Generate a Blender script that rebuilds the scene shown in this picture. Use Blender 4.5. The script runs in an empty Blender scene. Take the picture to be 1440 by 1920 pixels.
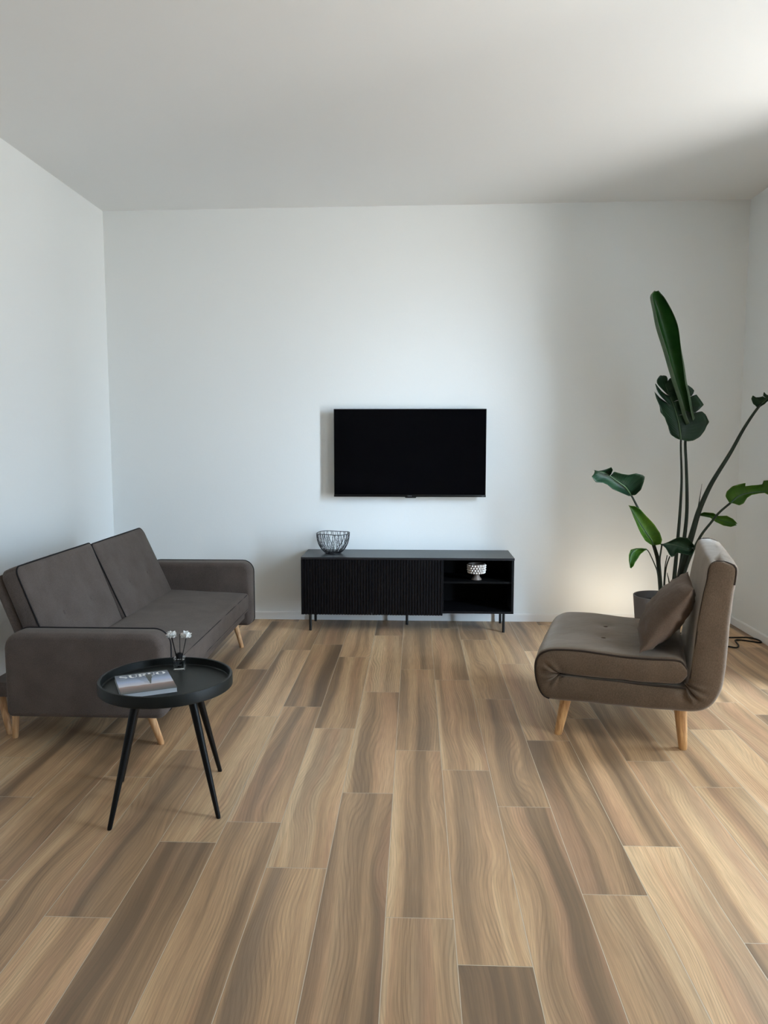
import bpy, bmesh, math, random
from math import sin, cos, pi, sqrt, radians, hypot
from mathutils import Vector, Matrix, noise as mnoise

random.seed(7)
SC = bpy.context.scene
COL = SC.collection

# ------------------------------------------------------------------ helpers
def link(name, me, mat=None, parent=None, smooth=True):
    o = bpy.data.objects.new(name, me)
    COL.objects.link(o)
    if mat is not None:
        for m in (mat if isinstance(mat, (list, tuple)) else [mat]):
            me.materials.append(m)
    if smooth:
        for p in me.polygons:
            p.use_smooth = True
    if parent is not None:
        o.parent = parent
    return o

def obj(name, bm, mat=None, parent=None, smooth=True, auto=None):
    bmesh.ops.recalc_face_normals(bm, faces=bm.faces[:])
    me = bpy.data.meshes.new(name)
    bm.to_mesh(me)
    bm.free()
    o = link(name, me, mat, parent, smooth)
    if auto is not None and smooth:
        try:
            me.set_sharp_from_angle(angle=radians(auto))
        except Exception:
            pass
    return o

def thing(name, label, cat, loc=(0, 0, 0), rotz=0.0, group=None):
    o = bpy.data.objects.new(name, None)
    COL.objects.link(o)
    o.location = loc
    o.rotation_euler = (0, 0, rotz)
    o.empty_display_size = .1
    o['label'] = label
    o['category'] = cat
    if group:
        o['group'] = group
    return o

def tag(o, label, cat, group=None):
    o['label'] = label
    o['category'] = cat
    if group:
        o['group'] = group
    return o

def struct(o):
    o['kind'] = 'structure'
    return o

def add_box(bm, x0, x1, y0, y1, z0, z1, bev=0.0, seg=2):
    r = bmesh.ops.create_cube(bm, size=1.0)
    vs = r['verts']
    for v in vs:
        v.co = Vector((x0 + (v.co.x + .5) * (x1 - x0), y0 + (v.co.y + .5) * (y1 - y0), z0 + (v.co.z + .5) * (z1 - z0)))
    if bev > 0:
        es = set()
        for v in vs:
            es.update(v.link_edges)
        bmesh.ops.bevel(bm, geom=list(es), offset=bev, segments=seg, profile=.5, affect='EDGES')

def box(name, x0, x1, y0, y1, z0, z1, mat, parent=None, bev=0.0, seg=2):
    bm = bmesh.new()
    add_box(bm, x0, x1, y0, y1, z0, z1, bev, seg)
    return obj(name, bm, mat, parent, smooth=bev > 0, auto=40)

def catmull(pts, n):
    """n points evenly spread along a smooth curve through pts"""
    P = [Vector(p) for p in pts]
    if len(P) == 2:
        return [P[0].lerp(P[1], i / (n - 1)) for i in range(n)]
    dense = []
    E = [P[0] * 2 - P[1]] + P + [P[-1] * 2 - P[-2]]
    for i in range(1, len(E) - 2):
        p0, p1, p2, p3 = E[i - 1], E[i], E[i + 1], E[i + 2]
        for k in range(12):
            t = k / 12
            dense.append(.5 * ((2 * p1) + (p2 - p0) * t + (2 * p0 - 5 * p1 + 4 * p2 - p3) * t * t + (3 * p1 - p0 - 3 * p2 + p3) * t ** 3))
    dense.append(P[-1])
    return resample(dense, n)

def resample(P, n):
    P = [Vector(p) for p in P]
    L = [0.0]
    for a, b in zip(P, P[1:]):
        L.append(L[-1] + (b - a).length)
    out = []
    j = 0
    for i in range(n):
        d = L[-1] * i / (n - 1)
        while j < len(P) - 2 and L[j + 1] < d:
            j += 1
        seg = L[j + 1] - L[j]
        out.append(P[j].lerp(P[j + 1], 0 if seg < 1e-9 else min(1, (d - L[j]) / seg)))
    return out

def add_tube(bm, pts, r, sides=8, closed=False, caps=True):
    """round bar along pts; r is a number or one radius per point"""
    P = [Vector(p) for p in pts]
    n = len(P)
    R = [r] * n if isinstance(r, (int, float)) else list(r)
    up = None
    rings = []
    for i in range(n):
        if closed:
            t = P[(i + 1) % n] - P[i - 1]
        else:
            t = P[min(i + 1, n - 1)] - P[max(i - 1, 0)]
        t.normalize()
        if up is None:
            a = Vector((0, 0, 1)) if abs(t.z) < .9 else Vector((1, 0, 0))
            up = (a - t * a.dot(t)).normalized()
        else:
            up = (up - t * up.dot(t))
            if up.length < 1e-6:
                up = t.orthogonal()
            up.normalize()
        s = t.cross(up)
        rings.append([bm.verts.new(P[i] + (up * cos(2 * pi * k / sides) + s * sin(2 * pi * k / sides)) * R[i]) for k in range(sides)])
    m = n if closed else n - 1
    for i in range(m):
        a, b = rings[i], rings[(i + 1) % n]
        for k in range(sides):
            bm.faces.new((a[k], a[(k + 1) % sides], b[(k + 1) % sides], b[k]))
    if caps and not closed:
        bm.faces.new(rings[0][::-1])
        bm.faces.new(rings[-1])

def tube(name, pts, r, mat, parent=None, sides=8, closed=False, auto=60):
    bm = bmesh.new()
    add_tube(bm, pts, r, sides, closed)
    return obj(name, bm, mat, parent, auto=auto)

def add_lathe(bm, prof, cx=0, cy=0, seg=48, rmod=None):
    rings = []
    for r, z in prof:
        if r < 1e-6:
            rings.append([bm.verts.new((cx, cy, z))])
        else:
            rings.append([bm.verts.new((cx + r * cos(2 * pi * k / seg), cy + r * sin(2 * pi * k / seg), z)) for k in range(seg)])
    for a, b in zip(rings, rings[1:]):
        for k in range(seg):
            k2 = (k + 1) % seg
            if len(a) == 1 and len(b) == 1:
                continue
            if len(a) == 1:
                bm.faces.new((a[0], b[k], b[k2]))
            elif len(b) == 1:
                bm.faces.new((a[k], a[k2], b[0]))
            else:
                bm.faces.new((a[k], a[k2], b[k2], b[k]))

def lathe(name, prof, mat, parent=None, cx=0, cy=0, seg=48, auto=35):
    bm = bmesh.new()
    add_lathe(bm, prof, cx, cy, seg)
    return obj(name, bm, mat, parent, auto=auto)

def cone_leg(name, foot, top, r0, r1, mat, parent):
    """tapered round leg, flat foot on the floor, ground level sole"""
    bm = bmesh.new()
    f, t = Vector(foot), Vector(top)
    add_tube(bm, [f + (t - f) * k for k in (0, .012, .3, .6, 1)], [r0 * .86, r0, r0 + (r1 - r0) * .3, r0 + (r1 - r0) * .6, r1], 20)
    for v in bm.verts:                       # level the sole
        if v.co.z < f.z + .012:
            v.co.z = max(v.co.z, f.z) if (v.co - f).length > r0 * .9 else f.z
    return obj(name, bm, mat, parent, auto=45)

def soft_box(bm, sx, sy, sz, r, n=(20, 20, 8), puff=(0, 0, 0), dimples=(), M=None, noise_amp=0.0, seed=0.0):
    """upholstered block centred on the origin: rounded edges, puffed faces, optional button dimples (axis, u, v, depth, radius)"""
    hx, hy, hz = sx / 2, sy / 2, sz / 2
    H = (hx, hy, hz)
    cache = {}
    def warp(i, k):
        u = -1 + 2 * i / k
        return .55 * u + .45 * sin(u * pi / 2)
    def vert(p):
        key = tuple(round(c, 5) for c in p)
        if key in cache:
            return cache[key]
        q = Vector(p)
        inner = Vector([max(-(H[i] - r), min(H[i] - r, q[i])) for i in range(3)])
        d = q - inner
        w = inner + d.normalized() * r if d.length > 1e-9 else q
        u = [q[i] / H[i] for i in range(3)]
        for ax in range(3):
            if puff[ax] and abs(abs(u[ax]) - 1) < 1e-6:
                o = [i for i in range(3) if i != ax]
                f = max(0, 1 - u[o[0]] ** 4) * max(0, 1 - u[o[1]] ** 4)
                w[ax] += math.copysign(puff[ax] * f, u[ax])
        for (ax, sgn, a, b, dep, rad) in dimples:
            if abs(u[ax] - sgn) < 1e-6:
                o = [i for i in range(3) if i != ax]
                dd = hypot(q[o[0]] - a, q[o[1]] - b)
                w[ax] -= sgn * dep * math.exp(-(dd / rad) ** 1.3)
        if noise_amp:
            w += Vector(mnoise.noise_vector(w * 7 + Vector((seed, seed, seed)))) * noise_amp
        if M is not None:
            w = M @ w
        v = bm.verts.new(w)
        cache[key] = v
        return v
    for ax in range(3):
        o = [i for i in range(3) if i != ax]
        na, nb = n[o[0]], n[o[1]]
        for sgn in (-1, 1):
            for i in range(na):
                for j in range(nb):
                    q = []
                    for (di, dj) in ((0, 0), (1, 0), (1, 1), (0, 1)):
                        p = [0, 0, 0]
                        p[ax] = sgn * H[ax]
                        p[o[0]] = warp(i + di, na) * H[o[0]]
                        p[o[1]] = warp(j + dj, nb) * H[o[1]]
                        q.append(vert(p))
                    if len(set(q)) == 4:
                        bm.faces.new(q)

def round_rect(w0, w1, h0, h1, rad, n=8):
    """outline of a rounded rectangle; rad = radius per corner (bl, br, tr, tl)"""
    out = []
    for (cx, cy, a0, r) in ((w0, h0, pi, rad[0]), (w1, h0, 1.5 * pi, rad[1]), (w1, h1, 0, rad[2]), (w0, h1, .5 * pi, rad[3])):
        sx = 1 if cx == w0 else -1
        sy = 1 if cy == h0 else -1
        for k in range(n + 1):
            a = a0 + k / n * pi / 2
            out.append((cx + sx * r + r * cos(a), cy + sy * r + r * sin(a)))
    return out

# ------------------------------------------------------------------ materials
def new_mat(name):
    m = bpy.data.materials.new(name)
    m.use_nodes = True
    nt = m.node_tree
    return m, nt, nt.nodes['Principled BSDF']

def srgb(r, g, b):
    f = lambda c: (c / 255) / 12.92 if c / 255 <= .04045 else ((c / 255 + .055) / 1.055) ** 2.4
    return (f(r), f(g), f(b), 1)

def node(nt, kind, **kw):
    nd = nt.nodes.new(kind)
    for k, v in kw.items():
        if k == 'inputs':
            for kk, vv in v.items():
                if isinstance(vv, bpy.types.NodeSocket):
                    nt.links.new(vv, nd.inputs[kk])
                else:
                    nd.inputs[kk].default_value = vv
        else:
            setattr(nd, k, v)
    return nd

def math_n(nt, op, a, b=None, c=None):
    ins = {0: a}
    if b is not None:
        ins[1] = b
    if c is not None:
        ins[2] = c
    return node(nt, 'ShaderNodeMath', operation=op, inputs=ins).outputs[0]

def ramp(nt, fac, stops, interp='LINEAR'):
    r = node(nt, 'ShaderNodeValToRGB', inputs={0: fac})
    cr = r.color_ramp
    cr.interpolation = interp
    while len(cr.elements) < len(stops):
        cr.elements.new(.5)
    for e, (p, c) in zip(cr.elements, stops):
        e.position = p
        e.color = c
    return r.outputs[0]

def mixc(nt, fac, a, b, mode='MIX'):
    m = node(nt, 'ShaderNodeMix', data_type='RGBA', blend_type=mode)
    for i, v in ((0, fac), (6, a), (7, b)):
        if isinstance(v, bpy.types.NodeSocket):
            nt.links.new(v, m.inputs[i])
        else:
            m.inputs[i].default_value = v
    return m.outputs[2]

def simple(name, col, rough=.5, spec=.5, metal=0.0, bump=None, var=0.0, vscale=8):
    m, nt, b = new_mat(name)
    b.inputs['Base Color'].default_value = col
    b.inputs['Roughness'].default_value = rough
    b.inputs['Specular IOR Level'].default_value = spec
    b.inputs['Metallic'].default_value = metal
    if bump or var:
        tc = node(nt, 'ShaderNodeTexCoord')
    if var:
        nz = node(nt, 'ShaderNodeTexNoise', inputs={'Vector': tc.outputs['Object'], 'Scale': vscale, 'Detail': 4.0})
        lo = tuple(c * (1 - var) for c in col[:3]) + (1,)
        hi = tuple(min(1, c * (1 + var)) for c in col[:3]) + (1,)
        nt.links.new(ramp(nt, nz.outputs[0], [(.3, lo), (.7, hi)]), b.inputs['Base Color'])
    if bump:
        nz = node(nt, 'ShaderNodeTexNoise', inputs={'Vector': tc.outputs['Object'], 'Scale': bump[0], 'Detail': 3.0})
        bp = node(nt, 'ShaderNodeBump', inputs={'Height': nz.outputs[0], 'Strength': bump[1], 'Distance': bump[2]})
        nt.links.new(bp.outputs[0], b.inputs['Normal'])
    return m

def fabric(name, c1, c2, weave=900, wrinkle=.25, streak=(1, 1, 1), sheen=.10):
    """woven upholstery: melange yarn colour, fine weave bump, soft wrinkles"""
    m, nt, b = new_mat(name)
    tc = node(nt, 'ShaderNodeTexCoord').outputs['Object']
    st = node(nt, 'ShaderNodeMapping', inputs={0: tc, 3: streak}).outputs[0]
    n1 = node(nt, 'ShaderNodeTexNoise', inputs={'Vector': st, 'Scale': 330.0, 'Detail': 4.0, 'Roughness': .6})
    n2 = node(nt, 'ShaderNodeTexNoise', inputs={'Vector': tc, 'Scale': 9.0, 'Detail': 3.0})
    f = math_n(nt, 'ADD', math_n(nt, 'MULTIPLY', n1.outputs[0], .7), math_n(nt, 'MULTIPLY', n2.outputs[0], .3))
    nt.links.new(ramp(nt, f, [(.34, c1), (.66, c2)]), b.inputs['Base Color'])
    b.inputs['Roughness'].default_value = .92
    b.inputs['Specular IOR Level'].default_value = .15
    b.inputs['Sheen Weight'].default_value = sheen
    b.inputs['Sheen Roughness'].default_value = .45
    b.inputs['Sheen Tint'].default_value = (1, .93, .85, 1)
    n3 = node(nt, 'ShaderNodeTexNoise', inputs={'Vector': st, 'Scale': float(weave), 'Detail': 1.0})
    n4 = node(nt, 'ShaderNodeTexNoise', inputs={'Vector': tc, 'Scale': 14.0, 'Detail': 3.0})
    bp1 = node(nt, 'ShaderNodeBump', inputs={'Height': n4.outputs[0], 'Strength': wrinkle, 'Distance': .012})
    bp2 = node(nt, 'ShaderNodeBump', inputs={'Height': n3.outputs[0], 'Strength': .35, 'Distance': .0012, 'Normal': bp1.outputs[0]})
    nt.links.new(bp2.outputs[0], b.inputs['Normal'])
    return m

def wood(name, c1, c2, axis_scale=(1, 1, .08)):
    m, nt, b = new_mat(name)
    tc = node(nt, 'ShaderNodeTexCoord').outputs['Object']
    mp = node(nt, 'ShaderNodeMapping', inputs={0: tc, 3: axis_scale}).outputs[0]
    n1 = node(nt, 'ShaderNodeTexNoise', inputs={'Vector': mp, 'Scale': 60.0, 'Detail': 5.0, 'Distortion': 1.2})
    nt.links.new(ramp(nt, n1.outputs[0], [(.32, c1), (.62, c2)]), b.inputs['Base Color'])
    b.inputs['Roughness'].default_value = .45
    return m

WALL = simple('white_wall_paint', (.81, .832, .83, 1), .9, .2, bump=(70, .12, .003))
CEIL = simple('white_ceiling_paint', (.79, .80, .795, 1), .95, .15, bump=(90, .08, .002))
TRIM = simple('white_trim_paint', (.80, .80, .79, 1), .45, .4)
SOFA_F = fabric('charcoal_brown_weave', srgb(74, 66, 62), srgb(102, 92, 87), wrinkle=.10)
SOFA_SIDE = SOFA_F
PIPE_D = simple('dark_piping_cord', srgb(30, 28, 30), .85, .2)
CHAIR_F = fabric('taupe_linen_weave', srgb(78, 64, 51), srgb(107, 90, 74), wrinkle=.22, streak=(1, 1, .4), sheen=.48)
CHAIR_P = simple('taupe_piping', srgb(52, 43, 37), .85, .2)
PILLOW_F = fabric('taupe_cushion_weave', srgb(80, 66, 56), srgb(108, 92, 80), wrinkle=.5)
OAK = wood('pale_oak', srgb(176, 128, 84), srgb(214, 172, 126))
ASH = wood('pale_turned_oak', srgb(170, 120, 72), srgb(212, 166, 112), (1, 1, .12))
BLACK_T = simple('matte_black_lacquer', srgb(13, 14, 15), .42, .22, bump=(400, .05, .0004))
BLACK_TT = simple('matte_black_tray', srgb(24, 27, 26), .46, .24, bump=(300, .06, .0004))
CAB = simple('matte_black_board', srgb(6, 6, 9), .5, .2)
CAB_TOP = simple('matte_black_top', srgb(20, 23, 28), .36, .6)
CAB_DOOR = simple('black_slatted_board', srgb(6, 7, 12), .40, .28)
CAB_IN = simple('black_board_inside', srgb(4, 4, 5), .6, .1)
STEEL_B = simple('black_powder_steel', srgb(14, 14, 15), .4, .4)
SCREEN = simple('black_screen_glass', srgb(2, 2, 4), .12, .12)
TVBODY = simple('black_tv_plastic', srgb(8, 8, 9), .35, .3)
LOGO = simple('grey_badge_print', srgb(110, 112, 116), .4, .5)
WIRE = simple('black_wire', srgb(16, 18, 24), .35, .5)
PEARL = simple('pearl_glaze', srgb(226, 220, 214), .25, .6)
CLAYGR = simple('grey_brown_glaze', srgb(104, 92, 84), .35, .5, var=.25, vscale=40)
POT = simple('charcoal_pot', srgb(104, 100, 99), .7, .3)
SOIL = simple('dark_soil', srgb(28, 23, 19), .95, .1, bump=(80, 1, .01), var=.4, vscale=60)
CABLE = simple('black_rubber_cable', srgb(18, 15, 13), .5, .3)
PETAL = simple('white_paper_petal', (.86, .86, .85, 1), .8, .2)
STICK = simple('black_reed', srgb(14, 12, 13), .7, .2)
PAPER = simple('white_paper_block', srgb(205, 210, 215), .7, .3)
TITLE = simple('white_print', (.88, .88, .88, 1), .5, .3)
LAMPB = simple('black_lamp_shell', srgb(15, 15, 16), .5, .3)

def glass(name, tint=(1, 1, 1, 1), ior=1.45, rough=0.0):
    m, nt, b = new_mat(name)
    b.inputs['Base Color'].default_value = tint
    b.inputs['Transmission Weight'].default_value = 1
    b.inputs['Roughness'].default_value = rough
    b.inputs['IOR'].default_value = ior
    return m
GLASS = glass('clear_bottle_glass')
OIL = glass('clear_scented_oil', (.93, .95, .94, 1), 1.36)

def leaf_mat(name, lo, hi, trans, scale=(40, 40, 40)):
    m, nt, b = new_mat(name)
    tc = node(nt, 'ShaderNodeTexCoord').outputs['Object']
    n1 = node(nt, 'ShaderNodeTexNoise', inputs={'Vector': tc, 'Scale': 11.0, 'Detail': 4.0})
    col = ramp(nt, n1.outputs[0], [(.35, lo), (.68, hi)])
    nt.links.new(col, b.inputs['Base Color'])
    b.inputs['Roughness'].default_value = .38
    b.inputs['Specular IOR Level'].default_value = .35
    uv = node(nt, 'ShaderNodeUVMap').outputs[0]
    sx = node(nt, 'ShaderNodeSeparateXYZ', inputs={0: uv}).outputs
    ph = math_n(nt, 'ADD', math_n(nt, 'MULTIPLY', sx[1], 170.0), math_n(nt, 'MULTIPLY', sx[0], -14.0))
    sn = math_n(nt, 'SINE', ph)
    bp = node(nt, 'ShaderNodeBump', inputs={'Height': sn, 'Strength': .25, 'Distance': .002})
    nt.links.new(bp.outputs[0], b.inputs['Normal'])
    out = nt.nodes['Material Output']
    tr = node(nt, 'ShaderNodeBsdfTranslucent', inputs={'Color': trans})
    ms = node(nt, 'ShaderNodeMixShader', inputs={0: .35, 1: b.outputs[0], 2: tr.outputs[0]})
    nt.links.new(ms.outputs[0], out.inputs[0])
    return m
LEAF_D = leaf_mat('dark_green_leaf', srgb(24, 48, 34), srgb(40, 68, 44), srgb(50, 90, 40))
LEAF_B = leaf_mat('bright_green_leaf', srgb(40, 78, 24), srgb(88, 122, 40), srgb(130, 175, 45))
LEAF_R = leaf_mat('deep_glossy_leaf', srgb(22, 66, 22), srgb(42, 88, 34), srgb(50, 110, 30))
LEAF_U = leaf_mat('grey_green_leaf_back', srgb(84, 106, 82), srgb(110, 130, 104), srgb(90, 130, 70))
RIB = simple('pale_leaf_rib', srgb(70, 92, 62), .5, .3)
STALK = simple('dark_leaf_stalk', srgb(30, 40, 28), .5, .3, var=.35, vscale=14)

def floor_mat():
    m, nt, b = new_mat('wood_look_planks')
    uv = node(nt, 'ShaderNodeUVMap', uv_map='plank').outputs[0]
    rn = node(nt, 'ShaderNodeAttribute', attribute_name='plank_seed').outputs['Vector']
    s = node(nt, 'ShaderNodeSeparateXYZ', inputs={0: uv}).outputs
    q = node(nt, 'ShaderNodeSeparateXYZ', inputs={0: rn}).outputs
    U, V = s[0], s[1]
    A = lambda a, b_: math_n(nt, 'ADD', a, b_)
    Mu = lambda a, b_: math_n(nt, 'MULTIPLY', a, b_)
    def vec(x, y, z):
        return node(nt, 'ShaderNodeCombineXYZ', inputs={0: x, 1: y, 2: z}).outputs[0]
    def nz(v, scale, det, rough=.5, dist=0.0):
        return node(nt, 'ShaderNodeTexNoise', inputs={'Vector': v, 'Scale': scale, 'Detail': det, 'Roughness': rough, 'Distortion': dist}).outputs[0]
    so, sp = Mu(q[0], 37.0), Mu(q[1], 53.0)
    S = lambda a_, b_: math_n(nt, 'SUBTRACT', a_, b_)
    g3 = lambda v_: (v_, v_, v_, 1)
    # grain runs straight with a slow sway; every few planks a stronger figure
    sway = S(nz(vec(A(Mu(U, 3.0), so), A(Mu(V, 1.15), sp), Mu(q[2], 19.0)), 1.0, 1.5), .5)
    fig = ramp(nt, nz(vec(A(Mu(U, 4.0), sp), A(Mu(V, .9), so), 5.5), 1.0, 1.0), [(.46, g3(.05)), (.70, g3(.20))])
    uw = A(U, Mu(sway, fig))
    wide = nz(vec(A(Mu(uw, 11.0), so), A(Mu(V, .30), sp), Mu(q[2], 31.0)), 1.0, 1.0, .4)
    fine = nz(vec(A(Mu(uw, 48.0), sp), A(Mu(V, .55), so), Mu(q[2], 7.0)), 1.0, 2.0, .55)
    band = A(A(Mu(wide, .78), Mu(fine, .24)), Mu(S(q[1], .5), .12))
    col = ramp(nt, band, [(.32, srgb(122, 100, 78)), (.42, srgb(154, 126, 97)), (.49, srgb(184, 150, 115)), (.57, srgb(205, 170, 131)), (.68, srgb(226, 194, 153))])
    # grey brown heartwood and warm pinkish streaks, one plank unlike the next
    hw = nz(vec(A(Mu(uw, 9.0), sp), A(Mu(V, .35), so), 3.3), 1.0, 1.0)
    col = mixc(nt, ramp(nt, A(hw, Mu(S(q[0], .5), .16)), [(.53, g3(0)), (.75, g3(.58))]), col, srgb(146, 124, 102))
    pk = nz(vec(A(Mu(uw, 13.0), so), A(Mu(V, .4), sp), 9.1), 1.0, 1.0)
    col = mixc(nt, ramp(nt, pk, [(.52, g3(0)), (.66, g3(.45))]), col, srgb(200, 156, 122))
    # pale sapwood strip along one edge of some planks
    sw = A(Mu(S(q[1], .78), .16), Mu(S(sway, 0.0), .05))
    sap = math_n(nt, 'MINIMUM', math_n(nt, 'MAXIMUM', Mu(S(sw, U), 260.0), 0.0), 1.0)
    col = mixc(nt, Mu(sap, .55), col, srgb(226, 198, 160))
    # thin darker grain lines
    ring = math_n(nt, 'SINE', Mu(A(A(uw, Mu(sway, .16)), Mu(q[0], 3.0)), 520.0))
    ringm = math_n(nt, 'POWER', A(Mu(ring, .5), .5), 2.5)
    amp = nz(vec(A(Mu(uw, 20.0), so), A(Mu(V, .5), sp), 7.7), 1.0, 2.0)
    col = mixc(nt, Mu(ringm, ramp(nt, amp, [(.40, g3(.04)), (.66, g3(.34))])), col, srgb(106, 84, 64))
    fib = nz(vec(Mu(uw, 380.0), A(Mu(V, 7.0), sp), so), 1.0, 3.0, .6)
    col = mixc(nt, ramp(nt, fib, [(.34, g3(.34)), (.60, g3(0))]), col, srgb(104, 84, 64))
    tone = A(.84, Mu(q[2], .21))
    col = mixc(nt, 1.0, col, node(nt, 'ShaderNodeCombineColor', inputs={0: tone, 1: A(.805, Mu(q[2], .21)), 2: A(.76, Mu(q[2], .22))}).outputs[0], 'MULTIPLY')
    # joints
    def edge(x, w):
        return math_n(nt, 'MINIMUM', x, math_n(nt, 'SUBTRACT', w, x))
    d = math_n(nt, 'MINIMUM', edge(U, .2005), edge(V, 1.2))
    g = math_n(nt, 'LESS_THAN', d, .0011)
    sh = ramp(nt, d, [(.0011, (.28, .28, .28, 1)), (.0034, (0, 0, 0, 1))])
    col = mixc(nt, sh, col, srgb(96, 80, 62))
    col = mixc(nt, g, col, srgb(196, 180, 156))
    nt.links.new(col, b.inputs['Base Color'])
    b.inputs['Roughness'].default_value = .42
    b.inputs['Specular IOR Level'].default_value = .45
    h = A(Mu(fib, .3), Mu(math_n(nt, 'MINIMUM', Mu(d, 300.0), 1.0), 1.0))
    bp = node(nt, 'ShaderNodeBump', inputs={'Height': h, 'Strength': .25, 'Distance': .0012})
    nt.links.new(bp.outputs[0], b.inputs['Normal'])
    return m

def cover_mat():
    """magazine cover: dusk sky over brown hills with a dark plume"""
    m, nt, b = new_mat('magazine_cover_print')
    tc = node(nt, 'ShaderNodeTexCoord').outputs['Object']
    s = node(nt, 'ShaderNodeSeparateXYZ', inputs={0: tc}).outputs
    X, Y = s[0], s[1]
    n1 = node(nt, 'ShaderNodeTexNoise', inputs={'Vector': tc, 'Scale': 45.0, 'Detail': 4.0}).outputs[0]
    t = math_n(nt, 'ADD', math_n(nt, 'ADD', math_n(nt, 'MULTIPLY', Y, 1 / .235), .5), math_n(nt, 'MULTIPLY', math_n(nt, 'SUBTRACT', n1, .5), .06))
    col = ramp(nt, t, [(.04, srgb(58, 56, 54)), (.14, srgb(90, 70, 62)), (.24, srgb(112, 86, 76)), (.33, srgb(150, 120, 108)), (.37, srgb(205, 200, 205)), (.58, srgb(158, 172, 202)), (.78, srgb(96, 108, 132)), (1, srgb(70, 76, 84))])
    cx = math_n(nt, 'ADD', .012, math_n(nt, 'MULTIPLY', math_n(nt, 'SUBTRACT', t, .35), -.05))
    w = math_n(nt, 'ADD', .004, math_n(nt, 'MULTIPLY', math_n(nt, 'POWER', math_n(nt, 'MAXIMUM', math_n(nt, 'SUBTRACT', t, .35), 0.0), 1.5), .075))
    dx = math_n(nt, 'ABSOLUTE', math_n(nt, 'SUBTRACT', X, cx))
    dn = math_n(nt, 'ADD', dx, math_n(nt, 'MULTIPLY', math_n(nt, 'SUBTRACT', n1, .5), .035))
    mk = math_n(nt, 'MULTIPLY', math_n(nt, 'LESS_THAN', dn, w), math_n(nt, 'GREATER_THAN', t, .33))
    col = mixc(nt, math_n(nt, 'MULTIPLY', mk, .25), col, srgb(62, 64, 58))
    nt.links.new(col, b.inputs['Base Color'])
    b.inputs['Roughness'].default_value = .3
    return m

# ------------------------------------------------------------------ room shell
XL, XR, YB, YF, ZC = -2.316, 2.385, 5.76, -2.6, 3.07
def ceil_z(x):
    return 3.057 + (x - XL) / (XR - XL) * .027

def build_floor():
    bm = bmesh.new()
    uvl = bm.loops.layers.uv.new('plank')
    sl = bm.faces.layers.float_vector.new('plank_seed')
    offs = {-9: .411, -8: 1.057, -7: .602, -6: .881, -5: .107, -4: .253, -3: 1.163, -2: .498, -1: .917, 0: .722,
            1: .409, 2: 1.055, 3: .143, 4: .843, 5: .605}
    rnd = random.Random(11)
    for k in range(-13, 14):
        x0 = .118 + .2005 * k
        x1 = x0 + .2005
        if k not in offs:
            offs[k] = rnd.random() * 1.2
        y = offs[k] - 1.2 * 4
        while y < YB + .1:
            a, c = max(y, YF - .2), min(y + 1.2, YB + .1)
            if c > a + .01:
                X0, X1 = max(x0, XL - .1), min(x1, XR + .36)
                if X1 > X0 + .005:
                    f = bm.faces.new([bm.verts.new((X0, a, 0)), bm.verts.new((X1, a, 0)), bm.verts.new((X1, c, 0)), bm.verts.new((X0, c, 0))])
                    f[sl] = (rnd.random(), rnd.random(), rnd.random())
                    for lp in f.loops:
                        lp[uvl].uv = (lp.vert.co.x - x0, lp.vert.co.y - y)
            y += 1.2
    return struct(obj('floor', bm, floor_mat(), smooth=False))

build_floor()
def wall(name, boxes, mat=WALL):
    bm = bmesh.new()
    for bx in boxes:
        add_box(bm, *bx)
    return struct(obj(name, bm, mat, smooth=False))

WIN = [(3.38, 3.90, 0.0, 2.75), (1.55, 2.35, 0.0, 2.75)]     # balcony openings in the right wall: y0, y1, z0, z1
WT = .34
wall('wall_back', [(XL - .2, XR + WT, YB, YB + .2, -.05, 3.25)])
wall('wall_left', [(XL - .2, XL, YF - .2, YB + .2, -.05, 3.25)])
wall('wall_front', [(XL - .2, XR + WT, YF - .2, YF, -.05, 3.25)])
bxs, yy = [], YF - .2
for (y0, y1, z0, z1) in sorted(WIN):
    bxs.append((XR, XR + WT, yy, y0, -.05, 3.25))
    bxs.append((XR, XR + WT, y0, y1, z1, 3.25))
    yy = y1
bxs.append((XR, XR + WT, yy, YB + .2, -.05, 3.25))
wall('wall_right', bxs)
wall('wall_light_blocker', [(XR + WT, 4.1, 1.22, 1.34, -.05, 3.0)])      # added unseen wall outside, keeps the bright sky patch off the nearer opening
bm = bmesh.new()
v = []
for x in (XL - .2, XR + WT):
    for y in (YF - .2, YB + .2):
        for z in (ceil_z(x), ceil_z(x) + .25):
            v.append(bm.verts.new((x, y, z)))
for q in ((0, 1, 3, 2), (4, 6, 7, 5), (0, 4, 5, 1), (2, 3, 7, 6), (0, 2, 6, 4), (1, 5, 7, 3)):
    bm.faces.new([v[i] for i in q])
struct(obj('ceiling', bm, CEIL, smooth=False))

def baseboard(name, a, b, n, h=.06, d=.013):
    """a->b along the wall, n = direction into the room"""
    prof = [(0, 0), (d, 0), (d, h - .008), (d - .004, h - .002), (d - .007, h), (0, h)]
    bm = bmesh.new()
    A, B, N = Vector(a), Vector(b), Vector(n)
    r0 = [bm.verts.new(A + N * p + Vector((0, 0, z))) for p, z in prof]
    r1 = [bm.verts.new(B + N * p + Vector((0, 0, z))) for p, z in prof]
    for i in range(len(prof)):
        j = (i + 1) % len(prof)
        bm.faces.new((r0[i], r0[j], r1[j], r1[i]))
    bm.faces.new(r0)
    bm.faces.new(r1[::-1])
    return struct(obj(name, bm, TRIM, smooth=False))
baseboard('baseboard_back', (XL, YB, 0), (XR, YB, 0), (0, -1, 0))
baseboard('baseboard_left', (XL, YF, 0), (XL, YB - .013, 0), (1, 0, 0))
baseboard('baseboard_right', (XR, WIN[0][1] + .02, 0), (XR, YB - .013, 0), (-1, 0, 0))

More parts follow.
